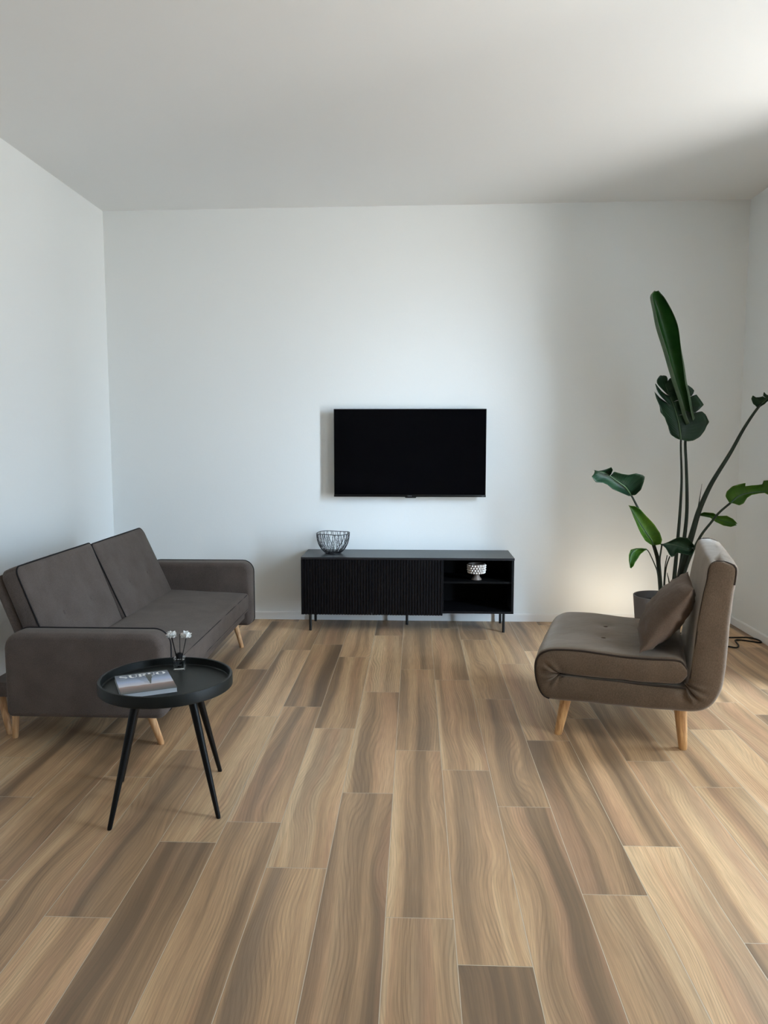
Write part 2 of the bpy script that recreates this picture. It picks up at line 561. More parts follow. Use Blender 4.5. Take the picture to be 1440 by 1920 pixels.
# frames of the balcony openings (outside the picture, they let the daylight in)
for wi, (y0, y1, z0, z1) in enumerate(WIN):
    bm = bmesh.new()
    fx0, fx1 = XR + WT - .06, XR + WT - .005
    add_box(bm, fx0, fx1, y0, y0 + .04, 0, z1)
    add_box(bm, fx0, fx1, y1 - .04, y1, 0, z1)
    add_box(bm, fx0, fx1, y0 + .04, y1 - .04, z1 - .04, z1)
    struct(obj('window_%d' % (wi + 1), bm, TRIM, smooth=False))

# ------------------------------------------------------------------ sofa
SY0, SY1 = 3.22, 5.09
sofa = thing('sofa', 'dark brownish grey fabric two seat sofa with reclined back by the left wall', 'sofa', (-1.45, 4.15, 0))
so = Vector((-1.45, 4.15, 0))

def arm(ya, yb, z0, z1, xa, xb):
    """upholstered arm slab standing in the xz plane, piped along its far edge"""
    bm = bmesh.new()
    r = .028
    prof = []
    K = 7
    for k in range(K + 1):
        t = k / K * pi / 2
        prof.append((ya + r * (1 - sin(t)) if False else ya + r * (1 - cos(pi / 2 - t)), r * (1 - sin(t))))
    stations = []
    for k in range(K + 1):                     # near face rounds over
        t = k / K * pi / 2
        stations.append((ya + r * (1 - sin(t)), r * (1 - cos(t))))
    stations = stations[::-1]
    st = []
    for k in range(K + 1):
        t = k / K * pi / 2
        st.append((ya + r - r * cos(t), r - r * sin(t)))
    st.append(((ya + yb) / 2, -.002))
    for k in range(4):
        t = k / 3 * pi / 2
        st.append((yb - .010 + .010 * sin(t), .010 - .010 * cos(t)))
    rings = []
    def ring(y, ins):
        rad = [max(.004, q - ins) for q in (.03, .035, .072, .072)]
        pts = round_rect(xa + ins, xb - ins, z0 + ins, z1 - ins, rad, 8)
        out = []
        for (x, z) in pts:
            # front end leans: lower front corner drawn in a little
            out.append(bm.verts.new((x - so.x, y - so.y, z - so.z)))
        return out
    ins_extra = [.30, .20, .12, .06]
    first = [(st[0][0], st[0][1] + .12 * (1 - i / 4)) for i in range(4)]
    for (y, ins) in first + st + [(st[-1][0] + .001, .06), (st[-1][0] + .002, .15)]:
        rings.append(ring(y, ins))
    for a, b in zip(rings, rings[1:]):
        n = len(a)
        for i in range(n):
            bm.faces.new((a[i], a[(i + 1) % n], b[(i + 1) % n], b[i]))
    bm.faces.new(rings[0][::-1])
    bm.faces.new(rings[-1])
    o = obj('armrest', bm, SOFA_F, sofa)
    path = round_rect(xa + .001, xb - .001, z0 + .001, z1 - .001, [.03, .035, .072, .072], 8)
    n = len(path)
    pts = [Vector((x - so.x, yb - .004 - so.y, z - so.z)) for x, z in path]
    # piping runs up the front, over the top and down the back
    seq = pts[9:] + pts[:1]
    tube('piping', seq, .0058, PIPE_D, o, 8)
    return o
arm(SY0, SY0 + .115, .160, .542, -1.812, -1.098)
arm(SY1 - .115, SY1, .140, .566, -1.800, -1.092)

# seat
IY0, IY1 = SY0 + .118, SY1 - .118
bm = bmesh.new()
M = Matrix.Translation((-1.375 - so.x, (IY0 + IY1) / 2 - so.y, .315)) @ Matrix.Rotation(radians(2.3), 4, 'Y')
soft_box(bm, .55, IY1 - IY0, .125, .022, (18, 40, 6), (0, 0, .012), (), M, .002)
seat = obj('seat', bm, SOFA_F, sofa)
zf = .315 + .0625 - .011
tube('piping', [(-1.108 - so.x, IY0 + .012 - so.y, zf - .012), (-1.106 - so.x, IY0 + .05 - so.y, zf - .007), (-1.106 - so.x, IY1 - .05 - so.y, zf - .007), (-1.108 - so.x, IY1 - .012 - so.y, zf - .012)], .0024, PIPE_D, seat, 8)
tube('piping', [(-1.1065 - so.x, IY0 + .015 - so.y, .268), (-1.1045 - so.x, IY0 + .05 - so.y, .266), (-1.1045 - so.x, IY1 - .05 - so.y, .266), (-1.1065 - so.x, IY1 - .015 - so.y, .268)], .0030, PIPE_D, seat, 8)
box('seat_rail', -1.62 - so.x, -1.132 - so.x, IY0 - so.y, IY1 - so.y, .192, .258, SOFA_F, sofa, .008)
box('rear_rail', -1.99 - so.x, -1.60 - so.x, 3.40 - so.y, 4.92 - so.y, .188, .262, SOFA_F, sofa, .012)

# two reclined back halves
REC = radians(21)
BL = .52
bx, bz = -1.640, .375                # front face line where it meets the seat
def back_half(ya, yb, btn, bx=-1.636, REC=radians(21), RC=(.045, .02)):
    w = yb - ya
    t = .085
    # local: X thickness (front = +X), Y along the sofa, Z up the back
    M = (Matrix.Translation((bx - so.x, (ya + yb) / 2 - so.y, bz)) @ Matrix.Rotation(-REC, 4, 'Y') @
         Matrix.Translation((-t / 2, 0, .475 / 2 - .035)))
    bm = bmesh.new()
    dm = [(0, 1, (y - (ya + yb) / 2), z - (.475 / 2 - .035), .017, .05) for (y, z) in btn]
    soft_box(bm, t, w, .475 + .07, .02, (5, 34, 26), (.012, 0, .002), dm, None, .0015, ya)
    for v in bm.verts:                       # rounded upper corners
        for sg, R in ((-1, RC[0]), (1, RC[1])):
            cy, cz = sg * (w / 2 - R), (.475 + .07) / 2 - R
            dy, dz = (v.co.y - cy) * sg, v.co.z - cz
            if dy > 0 and dz > 0:
                k = max(dy, dz) / hypot(dy, dz)
                v.co.y, v.co.z = cy + sg * dy * k, cz + dz * k
        v.co = M @ v.co
    o = obj('backrest', bm, SOFA_F, sofa)
    for (y, z) in btn:
        c = M @ Vector((t / 2 - .002, y - (ya + yb) / 2, z - (.475 / 2 - .035)))
        bm = bmesh.new()
        bmesh.ops.create_uvsphere(bm, u_segments=14, v_segments=8, radius=.0105, matrix=Matrix.Translation(c) @ Matrix.Rotation(-REC, 4, 'Y') @ Matrix.Diagonal((.45, 1, 1, 1)))
        obj('button', bm, SOFA_F, o)
    hw, hz = w / 2 - .004, (.475 + .07) / 2 - .004
    ring = round_rect(-hw, hw, -hz, hz, [.02, .02, RC[1], RC[0]], 8)
    tube('piping', [M @ Vector((t / 2 - .006, a, b)) for a, b in ring], .0036, PIPE_D, o, 8, closed=True)
    return o
BY0, BY1, BM = 3.345, 4.965, 4.165
B1 = [(3.60, .19), (3.915, .19)]
B2 = [(4.42, .19), (4.72, .19)]
back_half(BY0, BM - .002, B1)
back_half(BM + .002, BY1, B2, -1.612, radians(24), (.02, .05))
# hinge panel behind the cushions at either end
for ya, yb in ((BY0 + .012, BY0 + .20), (BY1 - .20, BY1 - .012)):
    Mx = Matrix.Translation((bx - so.x, (ya + yb) / 2 - so.y, bz)) @ Matrix.Rotation(-REC, 4, 'Y')
    bm = bmesh.new()
    soft_box(bm, .05, yb - ya, .52, .01, (3, 4, 8), (0, 0, 0), (), Mx @ Matrix.Translation((-.085 - .022, 0, .20)))
    obj('back_panel', bm, SOFA_F, sofa)
# legs
def sleg(fx, fy, tx, ty, tz):
    cone_leg('leg', (fx - so.x, fy - so.y, 0), (tx - so.x, ty - so.y, tz), .0135, .0195, OAK, sofa)
sleg(-1.157, 3.345, -1.205, 3.32, .175)
sleg(-1.865, 3.388, -1.862, 3.41, .20)
sleg(-1.152, 4.955, -1.212, 4.985, .20)
sleg(-1.86, 4.90, -1.862, 4.88, .20)
sleg(-1.915, 3.435, -1.975, 3.47, .20)
sleg(-1.915, 4.86, -1.975, 4.83, .20)

# ------------------------------------------------------------------ round tray table
TX, TY = -.951, 2.823
table = thing('side_table', 'round black tray-top side table on four splayed legs in front of sofa', 'table', (TX, TY, 0))
TR = .2495
lathe('tabletop', [(0, .4485), (.20, .4485), (TR - .003, .4485), (TR, .4515), (TR, .488), (TR - .002, .4915), (TR - .008, .4925), (TR - .011, .490), (TR - .0125, .466), (TR - .016, .4625), (.1, .4615), (0, .4615)], BLACK_TT, table, seg=96)
for (fx, fy) in ((-1.091, 2.577), (-1.193, 2.957), (-.721, 2.677), (-.816, 3.071)):
    d = Vector((fx - TX, fy - TY, 0))
    top = d * .50
    cone_leg('leg', (d.x, d.y, 0), (top.x, top.y, .449), .0085, .0165, BLACK_T, table)

# magazine
mag = thing('magazine', 'magazine with a dusk landscape cover lying on the black tray table', 'magazine', (-1.019, 2.783, .4625), radians(27))
mw, mh, mt = .198, .235, .017
bm = bmesh.new()
add_box(bm, -mw / 2 + .001, mw / 2 - .001, -mh / 2 + .001, mh / 2 - .001, .0008, mt - .0008)
obj('pages', bm, PAPER, mag, smooth=False)
bm = bmesh.new()
add_box(bm, -mw / 2, mw / 2, -mh / 2, mh / 2, mt - .0008, mt)
cov = obj('cover', bm, cover_mat(), mag, smooth=False)
box('back_cover', -mw / 2, mw / 2, -mh / 2, mh / 2, 0, .0008, PAPER, mag)
def stroke(bm, pts, ws, z):
    """flat lettering stroke with varying width"""
    P = [Vector((p[0], p[1], 0)) for p in pts]
    L, R = [], []
    for i, p in enumerate(P):
        t = (P[min(i + 1, len(P) - 1)] - P[max(i - 1, 0)]).normalized()
        nrm = Vector((-t.y, t.x, 0)) * ws[i] / 2
        L.append(bm.verts.new(p + nrm + Vector((0, 0, z))))
        R.append(bm.verts.new(p - nrm + Vector((0, 0, z))))
    for i in range(len(P) - 1):
        bm.faces.new((L[i], R[i], R[i + 1], L[i + 1]))
def title():
    bm = bmesh.new()
    z = mt + .0004
    h = .036
    yb = mh / 2 - .050
    x = -mw / 2 + .014
    def S(x, w):
        pts, ws = [], []
        c = [(w * .88, h * .74), (w * .80, h * .92), (w * .5, h * .97), (w * .2, h * .90), (w * .14, h * .72), (w * .35, h * .57), (w * .65, h * .45), (w * .86, h * .28), (w * .78, h * .09), (w * .5, h * .03), (w * .2, h * .08), (w * .1, h * .27)]
        ww = [.0015, .002, .0025, .005, .008, .010, .010, .008, .005, .0025, .002, .0015]
        cc = catmull([(a, b, 0) for a, b in c], 34)
        for i, p in enumerate(cc):
            f = i / 33 * 11
            k = min(10, int(f))
            pts.append((x + p.x, yb + p.y))
            ws.append(ww[k] + (ww[k + 1] - ww[k]) * (f - k))
        stroke(bm, pts, ws, z)
    def serif(xc, y, w):
        stroke(bm, [(xc - w / 2, y), (xc + w / 2, y)], [.0018, .0018], z)
    def U(x, w, cut=1.0):
        serif(x + w * .22, yb + h - .001, w * .45)
        serif(x + w * .84, yb + h - .001, w * .32)
        pts = [(w * .22, h), (w * .22, h * .35), (w * .28, h * .13), (w * .5, h * .03), (w * .72, h * .10), (w * .83, h * .32), (w * .84, h)]
        ww = [.0090, .0090, .0080, .003, .0022, .0020, .0020]
        cc = catmull([(a, b, 0) for a, b in pts], 30)
        stroke(bm, [(x + p.x, yb + p.y) for p in cc], [ww[min(6, int(i / 29 * 6))] for i in range(30)], z)
    def Rr(x, w):
        serif(x + w * .2, yb + .001, w * .42)
        stroke(bm, [(x + w * .2, yb), (x + w * .2, yb + h)], [.009, .009], z)
        c = [(w * .1, h * .97), (w * .5, h * .96), (w * .74, h * .76), (w * .5, h * .53), (w * .25, h * .51)]
        ww = [.002, .004, .009, .004, .002]
        cc = catmull([(a, b, 0) for a, b in c], 26)
        stroke(bm, [(x + p.x, yb + p.y) for p in cc], [ww[min(3, int(i / 25 * 4))] + (ww[min(3, int(i / 25 * 4)) + 1] - ww[min(3, int(i / 25 * 4))]) * ((i / 25 * 4) - min(3, int(i / 25 * 4))) for i in range(26)], z)
        stroke(bm, [(x + w * .45, yb + h * .52), (x + w * .80, yb + h * .10), (x + w * .98, yb + .001)], [.006, .009, .003], z)
    def O(x, w):
        n = 40
        for i in range(n):
            a0, a1 = 2 * pi * i / n, 2 * pi * (i + 1) / n
            f = lambda a, k: bm.verts.new((x + w / 2 + (w / 2 - k * (.0018 + .0082 * abs(cos(a)))) * cos(a), yb + h / 2 + (h / 2 - k * .0018) * sin(a), z))
            bm.faces.new((f(a0, 0), f(a1, 0), f(a1, 1), f(a0, 1)))
    S(x, .030)
    U(x + .033, .036)
    Rr(x + .070, .036)
    U(x + .106, .028)
    O(x + .136, .036)
    obj('title', bm, TITLE, mag, smooth=False)
title()
bm = bmesh.new()
rn = random.Random(3)
Lp, Rp = [], []
for i in range(15):
    t = i / 14
    yy = -.032 + t * .118
    cxx = .016 + .008 * t
    ww = .0022 + .0125 * t ** 1.2
    Lp.append(bm.verts.new((cxx - ww * rn.uniform(.75, 1.15), yy, mt + .0007)))
    Rp.append(bm.verts.new((cxx + ww * rn.uniform(.75, 1.15), yy, mt + .0007)))
for i in range(14):
    bm.faces.new((Lp[i], Rp[i], Rp[i + 1], Lp[i + 1]))
obj('cover_plume', bm, simple('dark_cover_print', srgb(66, 68, 62), .35, .4, var=.4, vscale=60), mag, smooth=False)

# reed diffuser
dif = thing('reed_diffuser', 'small clear glass reed diffuser with two white paper flowers on the tray table', 'diffuser', (-.953, 2.995, .4625), radians(12))
def bottle_shell(s, z0, z1, neck_r, neck_z, bev):
    bm = bmesh.new()
    add_box(bm, -s, s, -s, s, z0, z1, bev, 3)
    return bm
bm = bottle_shell(.0225, .0002, .050, 0, 0, .003)
obj('bottle', bm, GLASS, dif, auto=50)
bm = bottle_shell(.0185, .006, .041, 0, 0, .002)
obj('scented_oil', bm, OIL, dif, auto=50)
lathe('collar', [(0, .0502), (.0125, .0502), (.0125, .066), (.0115, .067), (.006, .067), (.006, .060), (0, .060)], STICK, dif, seg=32)
bm = bmesh.new()
stroke(bm, [(-.010, .024), (.010, .024)], [.0016, .0016], 0)
bmesh.ops.rotate(bm, cent=(0, 0, 0), matrix=Matrix.Rotation(pi / 2, 3, 'X'), verts=bm.verts[:])
bmesh.ops.translate(bm, vec=(0, -.02275, 0), verts=bm.verts[:])
obj('label_print', bm, LOGO, dif, smooth=False)
FR = Matrix.Rotation(-radians(12), 3, 'Z')
def flower(c, r, seed):
    bm = bmesh.new()
    rn = random.Random(seed)
    bmesh.ops.create_icosphere(bm, subdivisions=2, radius=r * .55, matrix=Matrix.Translation(c))
    for k in range(70):
        zc = rn.uniform(-.55, 1)
        a = rn.uniform(0, 2 * pi)
        s = sqrt(1 - zc * zc)
        d = Vector((s * cos(a), s * sin(a), zc * .8))
        t = d.orthogonal().normalized()
        t.rotate(Matrix.Rotation(rn.uniform(0, 2 * pi), 3, d.normalized()))
        L = r * rn.uniform(.8, 1.08)
        w = r * .22
        p0 = c + d * r * .35
        p1 = c + d * L
        q = d.cross(t).normalized()
        curl = q * r * .1
        vs = [bm.verts.new(p0 - t * w * .5), bm.verts.new(p0 + t * w * .5), bm.verts.new(p0.lerp(p1, .6) + t * w + curl), bm.verts.new(p1 + curl * 1.5 + t * w * .4), bm.verts.new(p1 + curl * 1.5 - t * w * .4), bm.verts.new(p0.lerp(p1, .6) - t * w + curl)]
        bm.faces.new(vs)
    return bm
for (hx, hz, fl, rr) in ((-.030, .136, 1, .0022), (.004, .146, 0, .0013), (.031, .136, 2, .0015)):
    top = FR @ Vector((hx, 0, hz))
    base = FR @ Vector((-.003 if hx < 0 else .003, 0, .012))
    tube('reed', [base, base.lerp(top, .5), top], rr, STICK, dif, 8)
    if fl:
        obj('flower', flower(top + FR @ Vector((0, 0, .006)), .0225, fl), PETAL, dif, smooth=False)

# ------------------------------------------------------------------ television
TVX0, TVX1, TVZ0, TVZ1, TVY = -.605, .5215, .953, 1.603, 5.686
tv = thing('television', 'black flat screen television mounted on the white wall above the cabinet', 'television', ((TVX0 + TVX1) / 2, TVY, TVZ0))
tc = Vector(((TVX0 + TVX1) / 2, TVY, TVZ0))
hw = (TVX1 - TVX0) / 2
TH = TVZ1 - TVZ0
box('bezel', -hw, hw, .0015, .014, .004, TH, TVBODY, tv, .003)
box('screen', -hw + .004, hw - .004, -.0008, .0022, .018, TH - .005, SCREEN, tv, .0004, 1)
box('chin', -hw - .001, hw + .001, -.0045, .012, 0, .016, TVBODY, tv, .002)
bm = bmesh.new()
prof = [(-.036, -.0008), (-.030, -.0075), (.045, -.0075), (.050, -.0008)]
vs0 = [bm.verts.new((a, -.0055, b)) for a, b in prof]
vs1 = [bm.verts.new((a, .008, b)) for a, b in prof]
bm.faces.new(vs0)
bm.faces.new(vs1[::-1])
for i in range(4):
    bm.faces.new((vs0[i], vs0[(i + 1) % 4], vs1[(i + 1) % 4], vs1[i]))
obj('sensor_bump', bm, TVBODY, tv, smooth=False)
bm = bmesh.new()
for a in (-.0145, -.0035, .0075):
    add_box(bm, a, a + .008, -.0058, -.0044, .0045, .0092)
obj('badge', bm, LOGO, tv, smooth=False)
bm = bmesh.new()
add_box(bm, hw - .030, hw - .012, -.0052, -.0043, .006, .0085)
obj('corner_print', bm, LOGO, tv, smooth=False)
box('rear_housing', -hw * .72, hw * .72, .014, .052, .04, .43, TVBODY, tv, .012)
box('wall_bracket', -.16, .16, .052, YB - TVY, .14, .40, STEEL_B, tv, .003)

# ------------------------------------------------------------------ media cabinet
CX0, CX1, CF, CBK, CZ0, CZ1 = -.811, .701, 5.372, 5.742, .146, .5475
cab = thing('media_cabinet', 'long low black cabinet with slatted doors and open shelves under the television', 'cabinet', ((CX0 + CX1) / 2, 5.56, 0))
cc = Vector(((CX0 + CX1) / 2, 5.56, 0))
def cbox(name, x0, x1, y0, y1, z0, z1, mat, bev=.0012):
    return box(name, x0 - cc.x, x1 - cc.x, y0 - cc.y, y1 - cc.y, z0, z1, mat, cab, bev, 1)
cbox('top', CX0, CX1, CF - .016, CBK, CZ1 - .016, CZ1, CAB_TOP)
DIV = .190
bm = bmesh.new()
for (a, b, c, d, e, f) in ((CX0 + .001, CX0 + .017, CF, CBK - .001, CZ0, CZ1 - .016), (CX1 - .017, CX1 - .001, CF, CBK - .001, CZ0, CZ1 - .016), (CX0 + .017, CX1 - .017, CF, CBK - .001, CZ0, CZ0 + .016), (DIV, DIV + .014, CF, CBK - .012, CZ0 + .016, CZ1 - .016)):
    add_box(bm, a - cc.x, b - cc.x, c - cc.y, d - cc.y, e, f)
obj('carcass', bm, CAB, cab, smooth=False)
cbox('back_panel', CX0 + .017, CX1 - .017, CBK - .008, CBK - .002, CZ0 + .016, CZ1 - .016, CAB_IN, 0)
cbox('shelf', DIV + .014, CX1 - .017, CF + .012, CBK - .009, .360, .376, CAB_IN)
def slat_door(x0, x1):
    """door face routed into vertical slats"""
    bm = bmesh.new()
    n = round((x1 - x0) / .0205)
    p = (x1 - x0) / n
    zb, zt = .133, CZ1 - .018
    yb_, yg, yf = CF - .0005, CF - .006, CF - .016
    xs = []
    for i in range(n):
        a = x0 + i * p
        xs += [(a + .0008, yg), (a + .0042, yg), (a + .0060, yf), (a + p - .0012, yf), (a + p - .0001, yg)]
    xs = [(x0, yg)] + xs + [(x1, yg)]
    xs[0] = (x0, yf)
    xs[1] = (x0 + .004, yf)
    xs[-1] = (x1, yf)
    lo = [bm.verts.new((x - cc.x, y - cc.y, zb)) for x, y in xs]
    hi = [bm.verts.new((x - cc.x, y - cc.y, zt)) for x, y in xs]
    bl = [bm.verts.new((x - cc.x, yb_ - cc.y, z)) for x, z in ((x0, zb), (x1, zb), (x1, zt), (x0, zt))]
    for i in range(len(xs) - 1):
        bm.faces.new((lo[i], lo[i + 1], hi[i + 1], hi[i]))
    bm.faces.new([bl[0]] + lo + [bl[1]])
    bm.faces.new(([bl[3]] + hi + [bl[2]])[::-1])
    bm.faces.new((bl[0], bl[3], hi[0], lo[0]))
    bm.faces.new((bl[1], lo[-1], hi[-1], bl[2]))
    bm.faces.new((bl[0], bl[1], bl[2], bl[3]))
    obj('door', bm, CAB_DOOR, cab, smooth=False)
slat_door(CX0, -.3085)
slat_door(-.3055, .1975)
for (x, y) in ((-.756, 5.425), (.637, 5.425), (-.755, 5.705), (.643, 5.695), (-.058, 5.622)):
    bm = bmesh.new()
    add_lathe(bm, [(0, 0), (.0095, 0), (.0098, .002), (.0098, CZ0), (0, CZ0)], x - cc.x, y - cc.y, 20)
    obj('leg', bm, STEEL_B, cab, auto=40)

# black wire bowl on the cabinet
wb = thing('wire_bowl', 'round black wire basket bowl standing on the cabinet', 'bowl', (-.600, 5.545, CZ1))
def bowl_r(t):                     # radius at height fraction t
    return .052 + (.121 - .052) * (1 - (1 - t) ** 2.1)
BH = .150
rim = [(.121 * cos(a) , .121 * sin(a), BH + .003 * sin(3 * a + 1)) for a in [2 * pi * k / 64 for k in range(64)]]
tube('rim', rim, .0026, WIRE, wb, 8, closed=True)
bm = bmesh.new()
add_tube(bm, [(.056 * cos(2 * pi * k / 40), .056 * sin(2 * pi * k / 40), .0032) for k in range(40)], .0032, 8, True)
add_tube(bm, [(.047 * cos(2 * pi * k / 40), .047 * sin(2 * pi * k / 40), .0048) for k in range(40)], .0022, 8, True)
obj('base_ring', bm, WIRE, wb)
bm = bmesh.new()
rn = random.Random(5)
NW = 38
for k in range(NW):
    for sgn in (-1, 1):
        a0 = 2 * pi * (k + rn.uniform(-.25, .25)) / NW
        tw = sgn * rn.uniform(.22, .42)
        ph = rn.uniform(0, 6)
        pts = []
        for i in range(15):
            t = i / 14
            a = a0 + tw * t + .05 * sin(5 * t + ph)
            r = bowl_r(t)
            pts.append((r * cos(a), r * sin(a), .004 + (BH - .004) * t ** 1.25))
        add_tube(bm, pts, .0014, 5)
for k in range(20):
    a = 2 * pi * k / 20
    add_tube(bm, [(.052 * cos(a), .052 * sin(a), .004), (.02 * cos(a + .3), .02 * sin(a + .3), .003), (.003 * cos(a), .003 * sin(a), .003)], .0010, 5)
obj('wire_mesh', bm, WIRE, wb)

# studded footed cup on the shelf
cup = thing('studded_cup', 'small pearly studded ceramic cup on a foot inside the open shelf', 'vase', (.442, 5.455, .3762))
bodyp = [(0, 0), (.035, 0), (.037, .003), (.036, .008), (.024, .022), (.021, .032), (.023, .040), (.046, .046), (.057, .052), (.060, .075), (.061, .112), (.0605, .117), (.057, .117), (.055, .108), (.053, .06), (.02, .052), (0, .052)]
lathe('body', bodyp, CLAYGR, cup, seg=56)
bm = bmesh.new()
for row in range(4):
    z = .056 + row * .0165
    R = (.0575, .0605, .061, .0615)[row]
    nb = 19
    for k in range(nb):
        a = 2 * pi * (k + .5 * (row % 2)) / nb
        c = Vector((R * cos(a), R * sin(a), z))
        Mx = Matrix.Translation(c) @ Matrix.Rotation(a, 4, 'Z') @ Matrix.Rotation(radians(-18), 4, 'Y')
        prof = [(0, .009), (.0035, .0078), (.0062, .0045), (.0078, 0)]
        rings = []
        for r_, h_ in prof:
            if r_ == 0:
                rings.append([bm.verts.new(Mx @ Vector((h_, 0, 0)))])
            else:
                rings.append([bm.verts.new(Mx @ Vector((h_, r_ * cos(2 * pi * j / 10), r_ * sin(2 * pi * j / 10)))) for j in range(10)])
        for j in range(10):
            bm.faces.new((rings[0][0], rings[1][j], rings[1][(j + 1) % 10]))
            for q in (1, 2):
                bm.faces.new((rings[q][j], rings[q + 1][j], rings[q + 1][(j + 1) % 10], rings[q][(j + 1) % 10]))
obj('studs', bm, PEARL, cup)

# ------------------------------------------------------------------ fold-out chair
CANG = radians(-16.2)
ch0 = Vector((.680, 3.538, 0))
chair = thing('sleeper_chair', 'taupe fabric fold-out armless chair with oak legs on the right side', 'chair', ch0, CANG)
# local frame: x = towards the back, y = away from the camera, z = up
O_ = [(.690, .868), (.718, .859), (.739, .842), (.737, .78), (.727, .708), (.719, .595), (.714, .445), (.706, .353), (.701, .31), (.687, .267), (.661, .226), (.62, .198), (.558, .187), (.445, .182), (.225, .180), (.06, .178), (0, .177), (-.052, .181), (-.082, .205), (-.103, .254), (-.112, .30), (-.112, .345), (-.101, .38), (-.078, .405), (-.025, .424), (.09, .430), (.18, .4255), (.29, .419), (.40, .420), (.507, .424), (.537, .412), (.554, .385)]
I_ = [(.650, .867), (.632, .857), (.621, .83), (.615, .78), (.604, .72), (.590, .61), (.577, .46), (.568, .37), (.560, .325), (.556, .312), (.552, .305), (.546, .302), (.538, .300), (.42, .2985), (.2, .2985), (.06, .298), (.015, .297), (.006, .296), (.003, .298), (.002, .300), (.002, .302), (.003, .304), (.005, .306), (.01, .308), (.03, .307), (.1, .307), (.18, .307), (.29, .306), (.40, .306), (.507, .311), (.537, .325), (.554, .350)]
CW0, CW1 = -.048, .742
def chair_body():
    n0 = len(O_)
    per = []
    for i in range(n0 - 1):
        L = max((Vector(O_[i + 1]) - Vector(O_[i])).length, .01)
        per.append(max(2, int(round(L / .012))))
    sm = []
    def cm(P, i, t):
        p0, p1, p2, p3 = [Vector(P[min(max(j, 0), n0 - 1)]) for j in (i - 1, i, i + 1, i + 2)]
        return .5 * ((2 * p1) + (p2 - p0) * t + (2 * p0 - 5 * p1 + 4 * p2 - p3) * t * t + (3 * p1 - p0 - 3 * p2 + p3) * t ** 3)
    for i in range(n0 - 1):
        for k in range(per[i]):
            t = k / per[i]
            sm.append((cm(O_, i, t), cm(I_, i, t), i + t))
    sm.append((Vector(O_[-1]), Vector(I_[-1]), n0 - 1))
    bm = bmesh.new()
    rings = []
    for (o, i_, f) in sm:
        th = (o - i_).length
        r = min(.026, th * .45)
        pts = []
        ring = []
        # rounded rectangle in (a: 0..th from inner to outer, b: across)
        NC = 5
        NB = 26
        NA = 9
        corner = []
        W = CW1 - CW0
        def arc(ca, cb, a0):
            return [(ca + r * cos(a0 + k / NC * pi / 2), cb + r * sin(a0 + k / NC * pi / 2)) for k in range(NC + 1)]
        path = []
        ri = min(.008, th * .2)
        c1 = arc(th - r, W - r, 0)              # outer / far
        c2 = [(ri + ri * cos(pi / 2 + k / NC * pi / 2), W - ri + ri * sin(pi / 2 + k / NC * pi / 2)) for k in range(NC + 1)]
        c3 = [(ri + ri * cos(pi + k / NC * pi / 2), ri + ri * sin(pi + k / NC * pi / 2)) for k in range(NC + 1)]
        c4 = arc(th - r, r, 1.5 * pi)           # outer / near
        def seg(p, q, n):
            return [(p[0] + (q[0] - p[0]) * k / n, p[1] + (q[1] - p[1]) * k / n) for k in range(1, n)]
        path = c1 + seg(c1[-1], c2[0], NA) + c2 + seg(c2[-1], c3[0], NB) + c3 + seg(c3[-1], c4[0], NA) + c4 + seg(c4[-1], c1[0], NB)
        fold = max(0, 1 - abs(f - 10.5) / 3.2) * 1.0, max(0, 1 - abs(f - 20) / 4.5)
        for (a, b) in path:
            ta = a / th
            u = b / W * 2 - 1
            # bulge of the side faces and puff of the broad faces
            side = .010 * (1 - (2 * ta - 1) ** 2)
            rip = 0
            for fo, k1, ph in ((fold[0], 4.6, .4), (fold[1], 3.3, 1.0)):
                if fo > 0:
                    rip += .017 * fo * sin(f * k1 + ph) * math.exp(-((ta - .30) / .26) ** 2) - .030 * fo * math.exp(-(ta / .17) ** 2)
            if abs(u) > .93:
                b = b + math.copysign(1, u) * (side + rip) * min(1, (abs(u) - .93) / .05)
            puff = .006 * (1 - u ** 4)
            aa = a
            if ta > .9:
                aa += puff
            P = i_ + (o - i_) * (aa / th)
            x, y, z = P.x, CW0 + b, P.y
            if ta > .9 and 24 < f < 30:          # button dimples in the seat
                for (bx_, by_) in BTN:
                    z -= .012 * math.exp(-(hypot(x - bx_, y - by_) / .038) ** 1.4)
            nzv = mnoise.noise_vector(Vector((x, y, z)) * 9)
            ring.append(bm.verts.new(Vector((x, y, z)) + Vector(nzv) * .0022))
        rings.append(ring)
    for a, b in zip(rings, rings[1:]):
        n = len(a)
        for k in range(n):
            bm.faces.new((a[k], a[(k + 1) % n], b[(k + 1) % n], b[k]))
    bm.faces.new(rings[0][::-1])
    bm.faces.new(rings[-1])
    body = obj('folded_cushion', bm, CHAIR_F, chair)
    for (bx_, by_) in BTN:
        bm = bmesh.new()
        bmesh.ops.create_uvsphere(bm, u_segments=16, v_segments=8, radius=.012, matrix=Matrix.Translation((bx_, by_, .4225)) @ Matrix.Diagonal((1, 1, .4, 1)))
        obj('button', bm, CHAIR_F, body)
    # piping along both side seams
    def edge(P, Q, lo, hi, k_in, side):
        out = []
        for (o, i_, f) in sm:
            if lo <= f <= hi:
                a, b = (o, i_) if P == 'O' else (i_, o)
                d = (b - a)
                p = a + d.normalized() * min(k_in, d.length * .4)
                out.append(Vector((p.x, (CW0 + .004) if side < 0 else (CW1 - .004), p.y)))
        return out
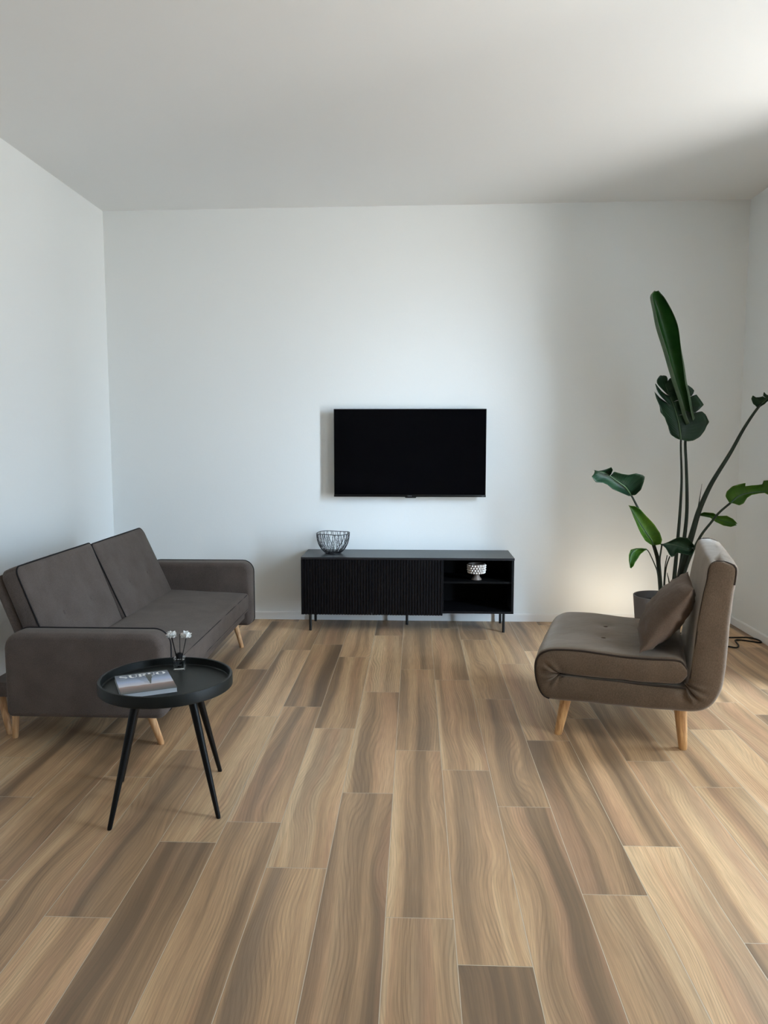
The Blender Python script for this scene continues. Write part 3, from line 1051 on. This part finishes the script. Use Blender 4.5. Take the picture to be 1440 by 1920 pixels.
    for side in (-1, 1):
        top = edge('I', 'O', 0, 7.5, .006, side)[::-1] + edge('O', 'I', 0, 3.2, .007, side)
        tube('piping', top, .0048, CHAIR_P, body, 8)
        tube('piping', edge('O', 'I', 16.6, 31, .007, side) + edge('I', 'O', 29.2, 31, .007, side)[::-1], .0048, CHAIR_P, body, 8)
        tube('piping', edge('I', 'O', 24, 29, .005, side), .0042, CHAIR_P, body, 8)
        tube('piping', edge('I', 'O', 11.5, 16, .005, side), .0042, CHAIR_P, body, 8)
BTN = [(.185, .235), (.185, .47), (.40, .235), (.40, .47)]
chair_body()
def cleg(x0, y0_, x1, y1_, z1_, r0, r1):
    cone_leg('leg', (x0, y0_, 0), (x1, y1_, z1_), r0, r1, ASH, chair)
cleg(0, 0, .034, .035, .185, .018, .0265)
cleg(.553, .0, .536, .03, .195, .0185, .0295)
cleg(0, .70, .034, .665, .185, .018, .0265)
cleg(.553, .70, .536, .665, .195, .0185, .0295)

# cushion leaning on the backrest
def pillow():
    bm = bmesh.new()
    N = 30
    A, B, T = .225, .188, .092
    # local axes in the chair frame
    axu = Vector((0, 1, 0))
    axv = Vector((.195, 0, .285)).normalized()
    axn = axu.cross(axv) * -1
    axn = Vector((-axv.z, 0, axv.x))
    cen = Vector((.462, .185, .588))
    cache = {}
    for sgn in (1, -1):
        grid = []
        for i in range(N + 1):
            row = []
            for j in range(N + 1):
                u, v_ = -1 + 2 * i / N, -1 + 2 * j / N
                u, v_ = sin(u * pi / 2), sin(v_ * pi / 2)
                edge = abs(abs(u) - 1) < 1e-6 or abs(abs(v_) - 1) < 1e-6
                if edge and (i, j) in cache:
                    row.append(cache[(i, j)])
                    continue
                pinch_u = 1 - .07 * (1 - v_ * v_) * abs(u) ** 3
                pinch_v = 1 - .07 * (1 - u * u) * abs(v_) ** 3
                h = T * (max(0, 1 - u ** 2) ** .55) * (max(0, 1 - v_ ** 2) ** .55)
                p = cen + axu * (u * A * pinch_u) + axv * (v_ * B * pinch_v) + axn * (sgn * h * (1.0 if sgn < 0 else .80))
                wr = mnoise.noise(Vector((u * 2.2, v_ * 7, sgn * 3))) * .009 + mnoise.noise(Vector((u * 4, v_ * 13, sgn * 9))) * .005
                p += axn * wr * sgn
                if p.z < .434 and p.x < .56:
                    p.z = .434 + (p.z - .434) * .12
                v = bm.verts.new(p)
                if edge:
                    cache[(i, j)] = v
                row.append(v)
            grid.append(row)
        for i in range(N):
            for j in range(N):
                q = (grid[i][j], grid[i + 1][j], grid[i + 1][j + 1], grid[i][j + 1])
                if len(set(q)) == 4:
                    bm.faces.new(q)
    M = Matrix.Translation(ch0) @ Matrix.Rotation(CANG, 4, 'Z')
    c0 = M @ cen
    for v in bm.verts:
        v.co = M @ v.co - c0
    o = obj('throw_cushion', bm, PILLOW_F)
    o.location = c0
    return tag(o, 'square taupe cushion leaning against the backrest of the fold-out chair', 'cushion')
pillow()

# ------------------------------------------------------------------ potted plant
ROLL = {'L': [(1.4965, 5.0, 2.3121), (1.4811, 5.01, 2.2919), (1.4808, 5.02, 2.2689), (1.5013, 5.03, 2.196), (1.5289, 5.04, 2.0892), (1.5787, 5.05, 1.9563), (1.6199, 5.06, 1.8392), (1.661, 5.07, 1.7296), (1.7021, 5.08, 1.6277), (1.7346, 5.09, 1.5336), (1.7642, 5.1, 1.4752)], 'R': [(1.5172, 5.0, 2.3119), (1.5414, 5.0091, 2.2913), (1.5676, 5.0182, 2.268), (1.6217, 5.0273, 2.1865), (1.6583, 5.0364, 2.113), (1.6792, 5.0455, 2.0391), (1.698, 5.0545, 1.9563), (1.7235, 5.0636, 1.856), (1.7457, 5.0727, 1.755), (1.7685, 5.0818, 1.6874), (1.792, 5.0909, 1.6023), (1.8172, 5.1, 1.52)]}
LEAVES = [{'mid': [(1.7329, 5.1, 1.3795), (1.7233, 5.11, 1.4587), (1.7109, 5.12, 1.5229), (1.6917, 5.13, 1.5905), (1.6693, 5.14, 1.6515), (1.6471, 5.15, 1.706), (1.6354, 5.16, 1.747)], 'L': [(0, 0.55, [(1.7313, 5.1, 1.3795), (1.7103, 5.1024, 1.3812), (1.6873, 5.1047, 1.393), (1.6572, 5.1071, 1.4149), (1.6467, 5.1094, 1.4486), (1.6435, 5.1118, 1.4655), (1.6298, 5.1141, 1.4959), (1.6195, 5.1165, 1.5229), (1.5888, 5.1189, 1.56), (1.5849, 5.1212, 1.5971), (1.5639, 5.1236, 1.6442), (1.5513, 5.1259, 1.6914), (1.5714, 5.1283, 1.6646), (1.603, 5.1306, 1.6411), (1.6312, 5.133, 1.6227)]), (0.55, 0.74, [(1.6311, 5.133, 1.6261), (1.597, 5.1346, 1.6582), (1.5694, 5.1363, 1.6953), (1.5529, 5.1379, 1.7508), (1.5692, 5.1395, 1.729), (1.5977, 5.1411, 1.6955), (1.6326, 5.1428, 1.672), (1.6637, 5.1444, 1.6592)]), (0.74, 1, [(1.6618, 5.1444, 1.6652), (1.6297, 5.1458, 1.6856), (1.592, 5.1472, 1.7228), (1.5714, 5.1487, 1.7464), (1.5705, 5.1501, 1.7667), (1.581, 5.1515, 1.7869), (1.596, 5.1529, 1.8021), (1.5951, 5.1543, 1.7904), (1.607, 5.1557, 1.7989), (1.6362, 5.1572, 1.7922), (1.6425, 5.1586, 1.7704), (1.6386, 5.16, 1.7504)])], 'R': [(0, 0.42, [(1.7346, 5.1, 1.3795), (1.7643, 5.1028, 1.3694), (1.8052, 5.1056, 1.3744), (1.8453, 5.1084, 1.398), (1.8747, 5.1112, 1.4385), (1.8878, 5.114, 1.4688), (1.9051, 5.1168, 1.494), (1.8835, 5.1196, 1.5429), (1.8569, 5.1224, 1.5658), (1.8218, 5.1252, 1.5532)]), (0.42, 0.66, [(1.8183, 5.1252, 1.5565), (1.8419, 5.1281, 1.5768), (1.8701, 5.131, 1.6064), (1.8446, 5.1338, 1.6442), (1.8228, 5.1367, 1.6739), (1.7994, 5.1396, 1.658)]), (0.66, 0.84, [(1.7958, 5.1396, 1.6647), (1.806, 5.1418, 1.6782), (1.8127, 5.1439, 1.6985), (1.7995, 5.1461, 1.7138), (1.7728, 5.1482, 1.7324), (1.7399, 5.1504, 1.736)]), (0.84, 1, [(1.7073, 5.1504, 1.7126), (1.687, 5.1523, 1.7363), (1.6731, 5.1542, 1.7667), (1.6603, 5.1562, 1.7836), (1.6507, 5.1581, 1.7704), (1.6404, 5.16, 1.747)])], 'cup': 0.03, 'kind': 0, 'rib': 0.006}, {'mid': [(1.3931, 5.0, 1.0225), (1.3657, 4.975, 1.0559), (1.3349, 4.95, 1.085), (1.2731, 4.925, 1.1254), (1.2159, 4.9, 1.1615), (1.1674, 4.875, 1.18), (1.1176, 4.85, 1.1906)], 'L': [(0, 1, [(1.3853, 5.0, 1.0225), (1.3612, 4.9833, 1.0237), (1.3016, 4.9667, 1.0484), (1.2503, 4.95, 1.0691), (1.2144, 4.9333, 1.0975), (1.1792, 4.9167, 1.112), (1.133, 4.9, 1.1149), (1.1014, 4.8833, 1.1525), (1.1069, 4.8667, 1.163), (1.1175, 4.85, 1.1926)])], 'R': [(0, 0.62, [(1.4008, 5.0, 1.0265), (1.4098, 4.9907, 1.0312), (1.4372, 4.9814, 1.0635), (1.4485, 4.9721, 1.1113), (1.4523, 4.9628, 1.1471), (1.4338, 4.9535, 1.1593), (1.3923, 4.9442, 1.1694), (1.3439, 4.9349, 1.16), (1.2951, 4.9256, 1.1682), (1.2462, 4.9163, 1.1821), (1.2311, 4.907, 1.1593)]), (0.62, 1, [(1.2253, 4.907, 1.1631), (1.235, 4.8956, 1.1927), (1.2221, 4.8842, 1.2105), (1.1891, 4.8728, 1.1994), (1.1412, 4.8614, 1.1844), (1.1176, 4.85, 1.1906)])], 'cup': 0.05, 'kind': 0, 'rib': 0.006}, {'mid': [(1.5484, 5.0, 0.7023), (1.5267, 4.984, 0.7384), (1.4972, 4.968, 0.7762), (1.4435, 4.952, 0.8492), (1.3983, 4.936, 0.9098), (1.3594, 4.92, 0.9641)], 'L': [(0, 1, [(1.5445, 5.0, 0.7023), (1.5208, 4.9867, 0.7061), (1.4768, 4.9733, 0.7356), (1.4482, 4.96, 0.777), (1.4111, 4.9467, 0.8457), (1.378, 4.9333, 0.9179), (1.3594, 4.92, 0.9641)])], 'R': [(0, 1, [(1.5562, 5.0, 0.7024), (1.5842, 4.99, 0.7099), (1.5859, 4.98, 0.7393), (1.5674, 4.97, 0.7882), (1.5316, 4.96, 0.8368), (1.4803, 4.95, 0.889), (1.4293, 4.94, 0.941), (1.3911, 4.93, 0.9614), (1.3594, 4.92, 0.9641)])], 'cup': 0.03, 'kind': 1, 'rib': 0.004}, {'mid': [(1.5004, 5.0, 0.6727), (1.4571, 4.98, 0.6786), (1.4165, 4.96, 0.6734), (1.3903, 4.94, 0.6484), (1.3782, 4.92, 0.6118), (1.3741, 4.9, 0.5668)], 'L': [(0, 1, [(1.4983, 5.0, 0.6759), (1.4658, 4.9833, 0.683), (1.4218, 4.9667, 0.6864), (1.3824, 4.95, 0.6787), (1.3651, 4.9333, 0.6493), (1.3659, 4.9167, 0.6043), (1.3741, 4.9, 0.5668)])], 'R': [(0, 1, [(1.4985, 5.0, 0.6711), (1.4742, 4.9833, 0.6662), (1.4541, 4.9667, 0.6527), (1.427, 4.95, 0.6232), (1.4075, 4.9333, 0.5979), (1.3918, 4.9167, 0.5807), (1.3741, 4.9, 0.5668)])], 'cup': 0.03, 'kind': 1, 'rib': 0.003}, {'mid': [(1.5787, 4.95, 0.7109), (1.6355, 4.956, 0.7125), (1.6887, 4.962, 0.7012), (1.7336, 4.968, 0.6875), (1.7704, 4.974, 0.6673), (1.7909, 4.98, 0.6839)], 'L': [(0, 1, [(1.5828, 4.95, 0.7131), (1.6091, 4.9543, 0.7256), (1.6477, 4.9586, 0.749), (1.6868, 4.9629, 0.7617), (1.7391, 4.9671, 0.7571), (1.7669, 4.9714, 0.7328), (1.7829, 4.9757, 0.7106), (1.7906, 4.98, 0.6926)])], 'R': [(0, 1, [(1.583, 4.95, 0.7088), (1.6016, 4.9533, 0.6911), (1.6209, 4.9567, 0.656), (1.6419, 4.96, 0.6317), (1.6576, 4.9633, 0.6378), (1.6748, 4.9667, 0.6613), (1.7144, 4.97, 0.6545), (1.7456, 4.9733, 0.6446), (1.7722, 4.9767, 0.646), (1.7913, 4.98, 0.6752)])], 'cup': 0.04, 'kind': 0, 'rib': 0.004}, {'mid': [(2.0282, 5.0, 0.975), (2.0666, 4.99, 1.0161), (2.1104, 4.98, 1.037), (2.1789, 4.97, 1.0479), (2.2436, 4.96, 1.0563), (2.3151, 4.95, 1.0572)], 'L': [(0, 0.4, [(2.0233, 5.0, 0.975), (2.0072, 4.9971, 0.9802), (1.9822, 4.9943, 1.0205), (1.9871, 4.9914, 1.0508), (2.0188, 4.9886, 1.0861), (2.0562, 4.9857, 1.0988), (2.0976, 4.9829, 1.1076), (2.0935, 4.98, 1.0868)]), (0.4, 0.72, [(2.0935, 4.98, 1.0858), (2.1404, 4.976, 1.0922), (2.1678, 4.972, 1.095), (2.195, 4.968, 1.1003), (2.2018, 4.964, 1.1228)]), (0.72, 1, [(2.2018, 4.964, 1.1228), (2.2399, 4.9593, 1.1257), (2.2757, 4.9547, 1.1137), (2.315, 4.95, 1.0597)])], 'R': [(0, 1, [(2.0381, 5.0, 0.975), (2.071, 4.995, 0.963), (2.0929, 4.99, 0.9761), (2.1137, 4.985, 1.0116), (2.14, 4.98, 1.0321), (2.1813, 4.975, 1.0426), (2.2179, 4.97, 1.0455), (2.2308, 4.965, 1.036), (2.2446, 4.96, 1.0349), (2.28, 4.955, 1.0295), (2.3152, 4.95, 1.0547)])], 'cup': 0.03, 'kind': 1, 'rib': 0.005}, {'mid': [(1.8694, 5.12, 0.8864), (1.9322, 5.09, 0.881), (1.973, 5.06, 0.865), (2.0218, 5.03, 0.8485), (2.0678, 5.0, 0.8391)], 'L': [(0, 1, [(1.8734, 5.12, 0.8953), (1.896, 5.1, 0.9063), (1.9447, 5.08, 0.9041), (1.9721, 5.06, 0.8861), (2.0154, 5.04, 0.8909), (2.0507, 5.02, 0.8715), (2.0676, 5.0, 0.8434)])], 'R': [(0, 1, [(1.874, 5.12, 0.882), (1.8928, 5.1, 0.8798), (1.9287, 5.08, 0.8732), (1.9566, 5.06, 0.8474), (2.0011, 5.04, 0.8254), (2.036, 5.02, 0.821), (2.068, 5.0, 0.8347)])], 'cup': 0.02, 'kind': 1, 'rib': 0.003}, {'mid': [(2.188, 5.05, 1.5898), (2.2147, 5.025, 1.6183), (2.2329, 5.0, 1.6441), (2.2573, 4.975, 1.672), (2.274, 4.95, 1.6851)], 'L': [(0, 0.5, [(2.1781, 5.05, 1.5923), (2.1542, 5.0417, 1.6068), (2.1344, 5.0333, 1.641), (2.1373, 5.025, 1.6603), (2.1562, 5.0167, 1.6475), (2.1768, 5.0083, 1.6485), (2.1947, 5.0, 1.654)]), (0.5, 1, [(2.1944, 5.0, 1.6588), (2.1914, 4.99, 1.6803), (2.2049, 4.98, 1.6588), (2.2186, 4.97, 1.6621), (2.2405, 4.96, 1.6809), (2.274, 4.95, 1.6851)])], 'R': [(0, 1, [(2.1979, 5.05, 1.5873), (2.2199, 5.025, 1.611), (2.2335, 5.0, 1.6319), (2.2581, 4.975, 1.6574), (2.274, 4.95, 1.6841)])], 'cup': 0.02, 'kind': 0, 'rib': 0.005}]
STEMS = [([(1.7196, 5.1, 0.3626), (1.7252, 5.1, 0.4959), (1.7353, 5.1, 0.6927), (1.7446, 5.1, 0.9057), (1.747, 5.1, 1.1168), (1.7339, 5.1, 1.3262), (1.7326, 5.1, 1.3887)], 0.016, 0.006), ([(1.7407, 5.12, 0.3514), (1.7728, 5.1225, 0.5462), (1.7878, 5.125, 0.7252), (1.7982, 5.1275, 0.8854), (1.7947, 5.13, 1.0446), (1.7836, 5.1325, 1.2206), (1.7733, 5.135, 1.3746), (1.788, 5.1375, 1.4652), (1.8034, 5.14, 1.5348)], 0.017, 0.008), ([(1.7547, 5.12, 0.3515), (1.7774, 5.1117, 0.5121), (1.8039, 5.1033, 0.657), (1.828, 5.095, 0.765), (1.8577, 5.0867, 0.9004), (1.8887, 5.0783, 0.9961), (1.9231, 5.07, 1.0841), (1.9611, 5.0617, 1.1611), (2.0368, 5.0533, 1.2996), (2.1109, 5.045, 1.4538), (2.1855, 5.0367, 1.5792), (2.2451, 5.0283, 1.653), (2.2895, 5.02, 1.6895)], 0.028, 0.007), ([(1.748, 5.08, 0.3598), (1.7969, 5.064, 0.5741), (1.8603, 5.048, 0.743), (1.9274, 5.032, 0.8504), (1.9676, 5.016, 0.9128), (2.0283, 5.0, 0.9754)], 0.012, 0.007), ([(1.8233, 5.08, 0.7492), (1.8434, 5.0733, 0.8806), (1.8542, 5.0667, 0.9795), (1.8649, 5.06, 1.0951)], 0.01, 0.001), ([(1.6175, 5.02, 0.357), (1.6022, 5.0175, 0.4745), (1.5833, 5.015, 0.5984), (1.5593, 5.0125, 0.676), (1.5415, 5.01, 0.7219), (1.5167, 5.0075, 0.7745), (1.4751, 5.005, 0.8723), (1.4377, 5.0025, 0.9488), (1.3972, 5.0, 1.0216)], 0.017, 0.006), ([(1.6145, 5.0, 0.3612), (1.5982, 5.0, 0.5306), (1.5889, 5.0, 0.6009), (1.5695, 5.0, 0.6639), (1.5581, 5.0, 0.6989)], 0.012, 0.004), ([(1.5974, 4.98, 0.3759), (1.5766, 4.984, 0.5158), (1.5626, 4.988, 0.5606), (1.538, 4.992, 0.6159), (1.5172, 4.996, 0.6572), (1.5007, 5.0, 0.674)], 0.006, 0.003), ([(1.6114, 4.98, 0.3654), (1.5894, 4.9725, 0.5355), (1.5811, 4.965, 0.6066), (1.5837, 4.9575, 0.66), (1.5865, 4.95, 0.7062)], 0.009, 0.005), ([(1.6439, 5.06, 0.3595), (1.6431, 5.0567, 0.4496), (1.6454, 5.0533, 0.55), (1.6555, 5.05, 0.6251)], 0.005, 0.003), ([(1.6376, 5.03, 0.3657), (1.6368, 5.02, 0.492), (1.6413, 5.01, 0.5644), (1.6564, 5.0, 0.6259)], 0.006, 0.004), ([(1.6687, 5.0, 0.3829), (1.6553, 5.0, 0.4676), (1.6455, 5.0, 0.5028), (1.6433, 5.0, 0.5169)], 0.009, 0.002)]

PX, PY = 1.612, 5.06
plant = thing('potted_plant', 'tall strelitzia plant with broad green leaves in a charcoal pot behind the chair', 'plant', (PX, PY, 0))
po = Vector((PX, PY, 0))
lathe('pot', [(0, 0), (.125, 0), (.130, .004), (.160, .345), (.1605, .354), (.157, .356), (.154, .352), (.150, .30), (0, .30)], POT, plant, seg=64)
bm = bmesh.new()
add_lathe(bm, [(.1505, .3005), (.12, .312), (.06, .318), (0, .320)], 0, 0, 40)
obj('soil', bm, SOIL, plant)

for pts, r0, r1 in STEMS:
    P = catmull([Vector(p) - po for p in pts], 40)
    tube('stalk', P, [r0 + (r1 - r0) * min(1, (i / 39) ** .7) for i in range(40)], STALK, plant, 10)

def build_leaf(L):
    NT = 44
    mid = catmull([Vector(p) - po for p in L['mid']], NT + 1)
    def mp(t):
        f = max(0, min(1, t)) * NT
        k = min(NT - 1, int(f))
        return mid[k].lerp(mid[k + 1], f - k)
    bm = bmesh.new()
    uvl = bm.loops.layers.uv.new('uv')
    NC = 7
    for side, lobes in ((-1, L['L']), (1, L['R'])):
        for (ta, tb, edge) in lobes:
            n = max(10, int(46 * (tb - ta)) + 8)
            E = resample([Vector(p) - po for p in edge], n)
            grid = []
            for i in range(n):
                t = ta + (tb - ta) * i / (n - 1)
                m0 = mp(t)
                row = []
                for j in range(NC + 1):
                    c = j / NC
                    p = m0.lerp(E[i], c)
                    # channelled blade: dips beside the rib, then rolls back at the rim
                    p.y += L['cup'] * (c ** 1.6) * (-1) + .006 * sin(c * pi) + .004 * sin(t * 19 + side) * c * c
                    row.append((bm.verts.new(p), c * side, t))
                grid.append(row)
            for i in range(n - 1):
                for j in range(NC):
                    q = [grid[i][j], grid[i + 1][j], grid[i + 1][j + 1], grid[i][j + 1]]
                    try:
                        f = bm.faces.new([a[0] for a in q])
                    except ValueError:
                        continue
                    for lp, a in zip(f.loops, q):
                        lp[uvl].uv = (abs(a[1]), a[2])
    bmesh.ops.remove_doubles(bm, verts=bm.verts[:], dist=.0004)
    o = obj('leaf', bm, LEAF_B if L['kind'] else LEAF_D, plant)
    so_ = o.modifiers.new('thickness', 'SOLIDIFY')
    so_.thickness = .0016
    so_.offset = 0
    tube('midrib', [p + Vector((0, -.002, 0)) for p in mid], [L['rib'] * (1 - .8 * i / NT) for i in range(NT + 1)], RIB, o, 8)
for L in LEAVES:
    build_leaf(L)

def rolled_leaf():
    """tall young leaf still half rolled: a channel whose rims curl forward"""
    n = 60
    Lp = catmull([Vector(p) - po for p in ROLL['L']], n)
    Rp = catmull([Vector(p) - po for p in ROLL['R']], n)
    bm = bmesh.new()
    uvl = bm.loops.layers.uv.new('uv')
    grid = []
    for i in range(n):
        t = i / (n - 1)
        a, b = Lp[i], Rp[i]
        w = (b - a).length
        d = (b - a).normalized()
        lipL = (.10 + .16 * max(0, (t - .15)) ) * w if t > .04 else .05 * w
        lipR = (.04 + .50 * max(0, (t - .35))) * w
        dep = .42 * w
        row = []
        for k in range(6):                        # left rim folded over, nearer the viewer
            c = k / 5
            row.append(a + d * lipL * (1 - c) + Vector((0, -.010 - .012 * sin(pi * (1 - c) * .5), 0)) * (1 - c) ** .6)
        for k in range(1, 16):
            c = k / 15
            row.append(a.lerp(b, c) + Vector((0, dep * sin(pi * c), 0)))
        for k in range(1, 6):
            c = k / 5
            row.append(b - d * lipR * c + Vector((0, -.010 - .012 * sin(pi * c * .5), 0)) * c ** .6)
        grid.append([(bm.verts.new(p), k / 25, t) for k, p in enumerate(row)])
    for i in range(n - 1):
        for j in range(len(grid[0]) - 1):
            q = [grid[i][j], grid[i + 1][j], grid[i + 1][j + 1], grid[i][j + 1]]
            f = bm.faces.new([x[0] for x in q])
            f.material_index = 1 if (j < 5 or j >= 20) else 0
            for lp, x in zip(f.loops, q):
                lp[uvl].uv = (x[1], x[2])
    o = obj('leaf', bm, [LEAF_R, LEAF_U], plant)
    so_ = o.modifiers.new('thickness', 'SOLIDIFY')
    so_.thickness = .0016
    so_.offset = 0
rolled_leaf()

# ------------------------------------------------------------------ cord and the small uplight behind the chair
cord = [(1.93, 5.16), (2.00, 5.10), (2.091, 5.09), (2.134, 5.066), (2.173, 5.12), (2.194, 5.215), (2.215, 5.265), (2.262, 5.255), (2.305, 5.225), (2.346, 5.198), (2.366, 5.222), (2.362, 5.29), (2.315, 5.331), (2.192, 5.326), (2.02, 5.36), (1.80, 5.48), (1.60, 5.50)]
cp = catmull([(x, y, .0052) for x, y in cord], 110)
c = tube('power_cord', cp, .005, CABLE, None, 8)
tag(c, 'thin black power cord looping on the floor beside the right baseboard', 'cord')

LX, LY = 1.49, 5.27
lamp = thing('uplight', 'small black floor uplight glowing warm on the wall behind the chair', 'lamp', (LX, LY, 0))
lathe('shell', [(0, 0), (.045, 0), (.047, .003), (.047, .085), (.044, .085), (.044, .03), (0, .03)], LAMPB, lamp, seg=40)
gm, gnt, gb = new_mat('warm_lamp_lens')
gb.inputs['Base Color'].default_value = (1, .9, .75, 1)
gb.inputs['Emission Color'].default_value = (1, .76, .46, 1)
gb.inputs['Emission Strength'].default_value = 4.0
lathe('lens', [(0, .06), (.0435, .06), (.0435, .066), (0, .068)], gm, lamp, seg=40)
ld = bpy.data.lights.new('uplight_bulb', 'SPOT')
ld.energy = 8.8
ld.color = (1, .88, .70)
ld.shadow_soft_size = .035
ld.spot_size = radians(150)
ld.spot_blend = 1.0
lo_ = bpy.data.objects.new('uplight_bulb', ld)
lo_.location = (0, 0, .10)
lo_.rotation_euler = (radians(90 + 22), 0, 0)
lo_.parent = lamp
COL.objects.link(lo_)

# ------------------------------------------------------------------ daylight
w = bpy.data.worlds.new('daylight')
SC.world = w
w.use_nodes = True
nt = w.node_tree
bg = nt.nodes['Background']
tcw = node(nt, 'ShaderNodeTexCoord').outputs['Generated']
sz = node(nt, 'ShaderNodeSeparateXYZ', inputs={0: tcw}).outputs[2]
fac = math_n(nt, 'ADD', math_n(nt, 'MULTIPLY', sz, .5), .5)
# sunlit ground and terrace below the horizon, pale hazy sky above
colw = ramp(nt, fac, [(.0, (2.15, 2.12, 2.05, 1)), (.30, (1.9, 1.89, 1.83, 1)), (.46, (.56, .58, .58, 1)), (.53, (.50, .65, .80, 1)), (.66, (.85, 1.18, 1.52, 1)), (.78, (2.0, 2.42, 2.85, 1)), (1.0, (2.9, 3.45, 4.0, 1))])
# bright hazy patch of sky low over the terrace, off to the right of the camera
dt = node(nt, 'ShaderNodeVectorMath', operation='DOT_PRODUCT', inputs={0: tcw, 1: Vector((.72, -.69, .10)).normalized()}).outputs['Value']
lobe = math_n(nt, 'POWER', math_n(nt, 'MAXIMUM', dt, 0.0), 17.0)
gain = math_n(nt, 'ADD', math_n(nt, 'MULTIPLY', lobe, 18.5), .88)
bg.inputs[1].default_value = 1.0
nt.links.new(colw, bg.inputs[0])
nt.links.new(math_n(nt, 'MULTIPLY', gain, 8.75), bg.inputs[1])

for (y0, y1, z0, z1) in WIN:
    pl = bpy.data.lights.new('window_portal', 'AREA')
    pl.shape = 'RECTANGLE'
    pl.size = z1 - z0
    pl.size_y = y1 - y0
    pl.cycles.is_portal = True
    pob = bpy.data.objects.new('window_portal', pl)
    pob.location = (XR + WT + .01, (y0 + y1) / 2, (z0 + z1) / 2)
    pob.rotation_euler = (0, radians(90), 0)
    COL.objects.link(pob)

# ------------------------------------------------------------------ camera
cd = bpy.data.cameras.new('camera')
cam = bpy.data.objects.new('camera', cd)
COL.objects.link(cam)
cd.sensor_fit = 'VERTICAL'
cd.sensor_height = 36.0
cd.lens = 1436.0 / 1920.0 * 36.0
cd.clip_start = .05
cam.location = (0, 0, 1.406)
cam.rotation_euler = (radians(90 - 5.687), 0, radians(2.341))
SC.camera = cam

SC.view_settings.view_transform = 'Standard'
SC.view_settings.look = 'None'
SC.view_settings.exposure = 0.0
SC.view_settings.gamma = 1.0
SC.view_settings.use_curve_mapping = False
SC.cycles.max_bounces = 10
SC.cycles.diffuse_bounces = 8
SC.cycles.transmission_bounces = 8
SC.cycles.use_denoising = True
SC.cycles.sample_clamp_indirect = 6.0
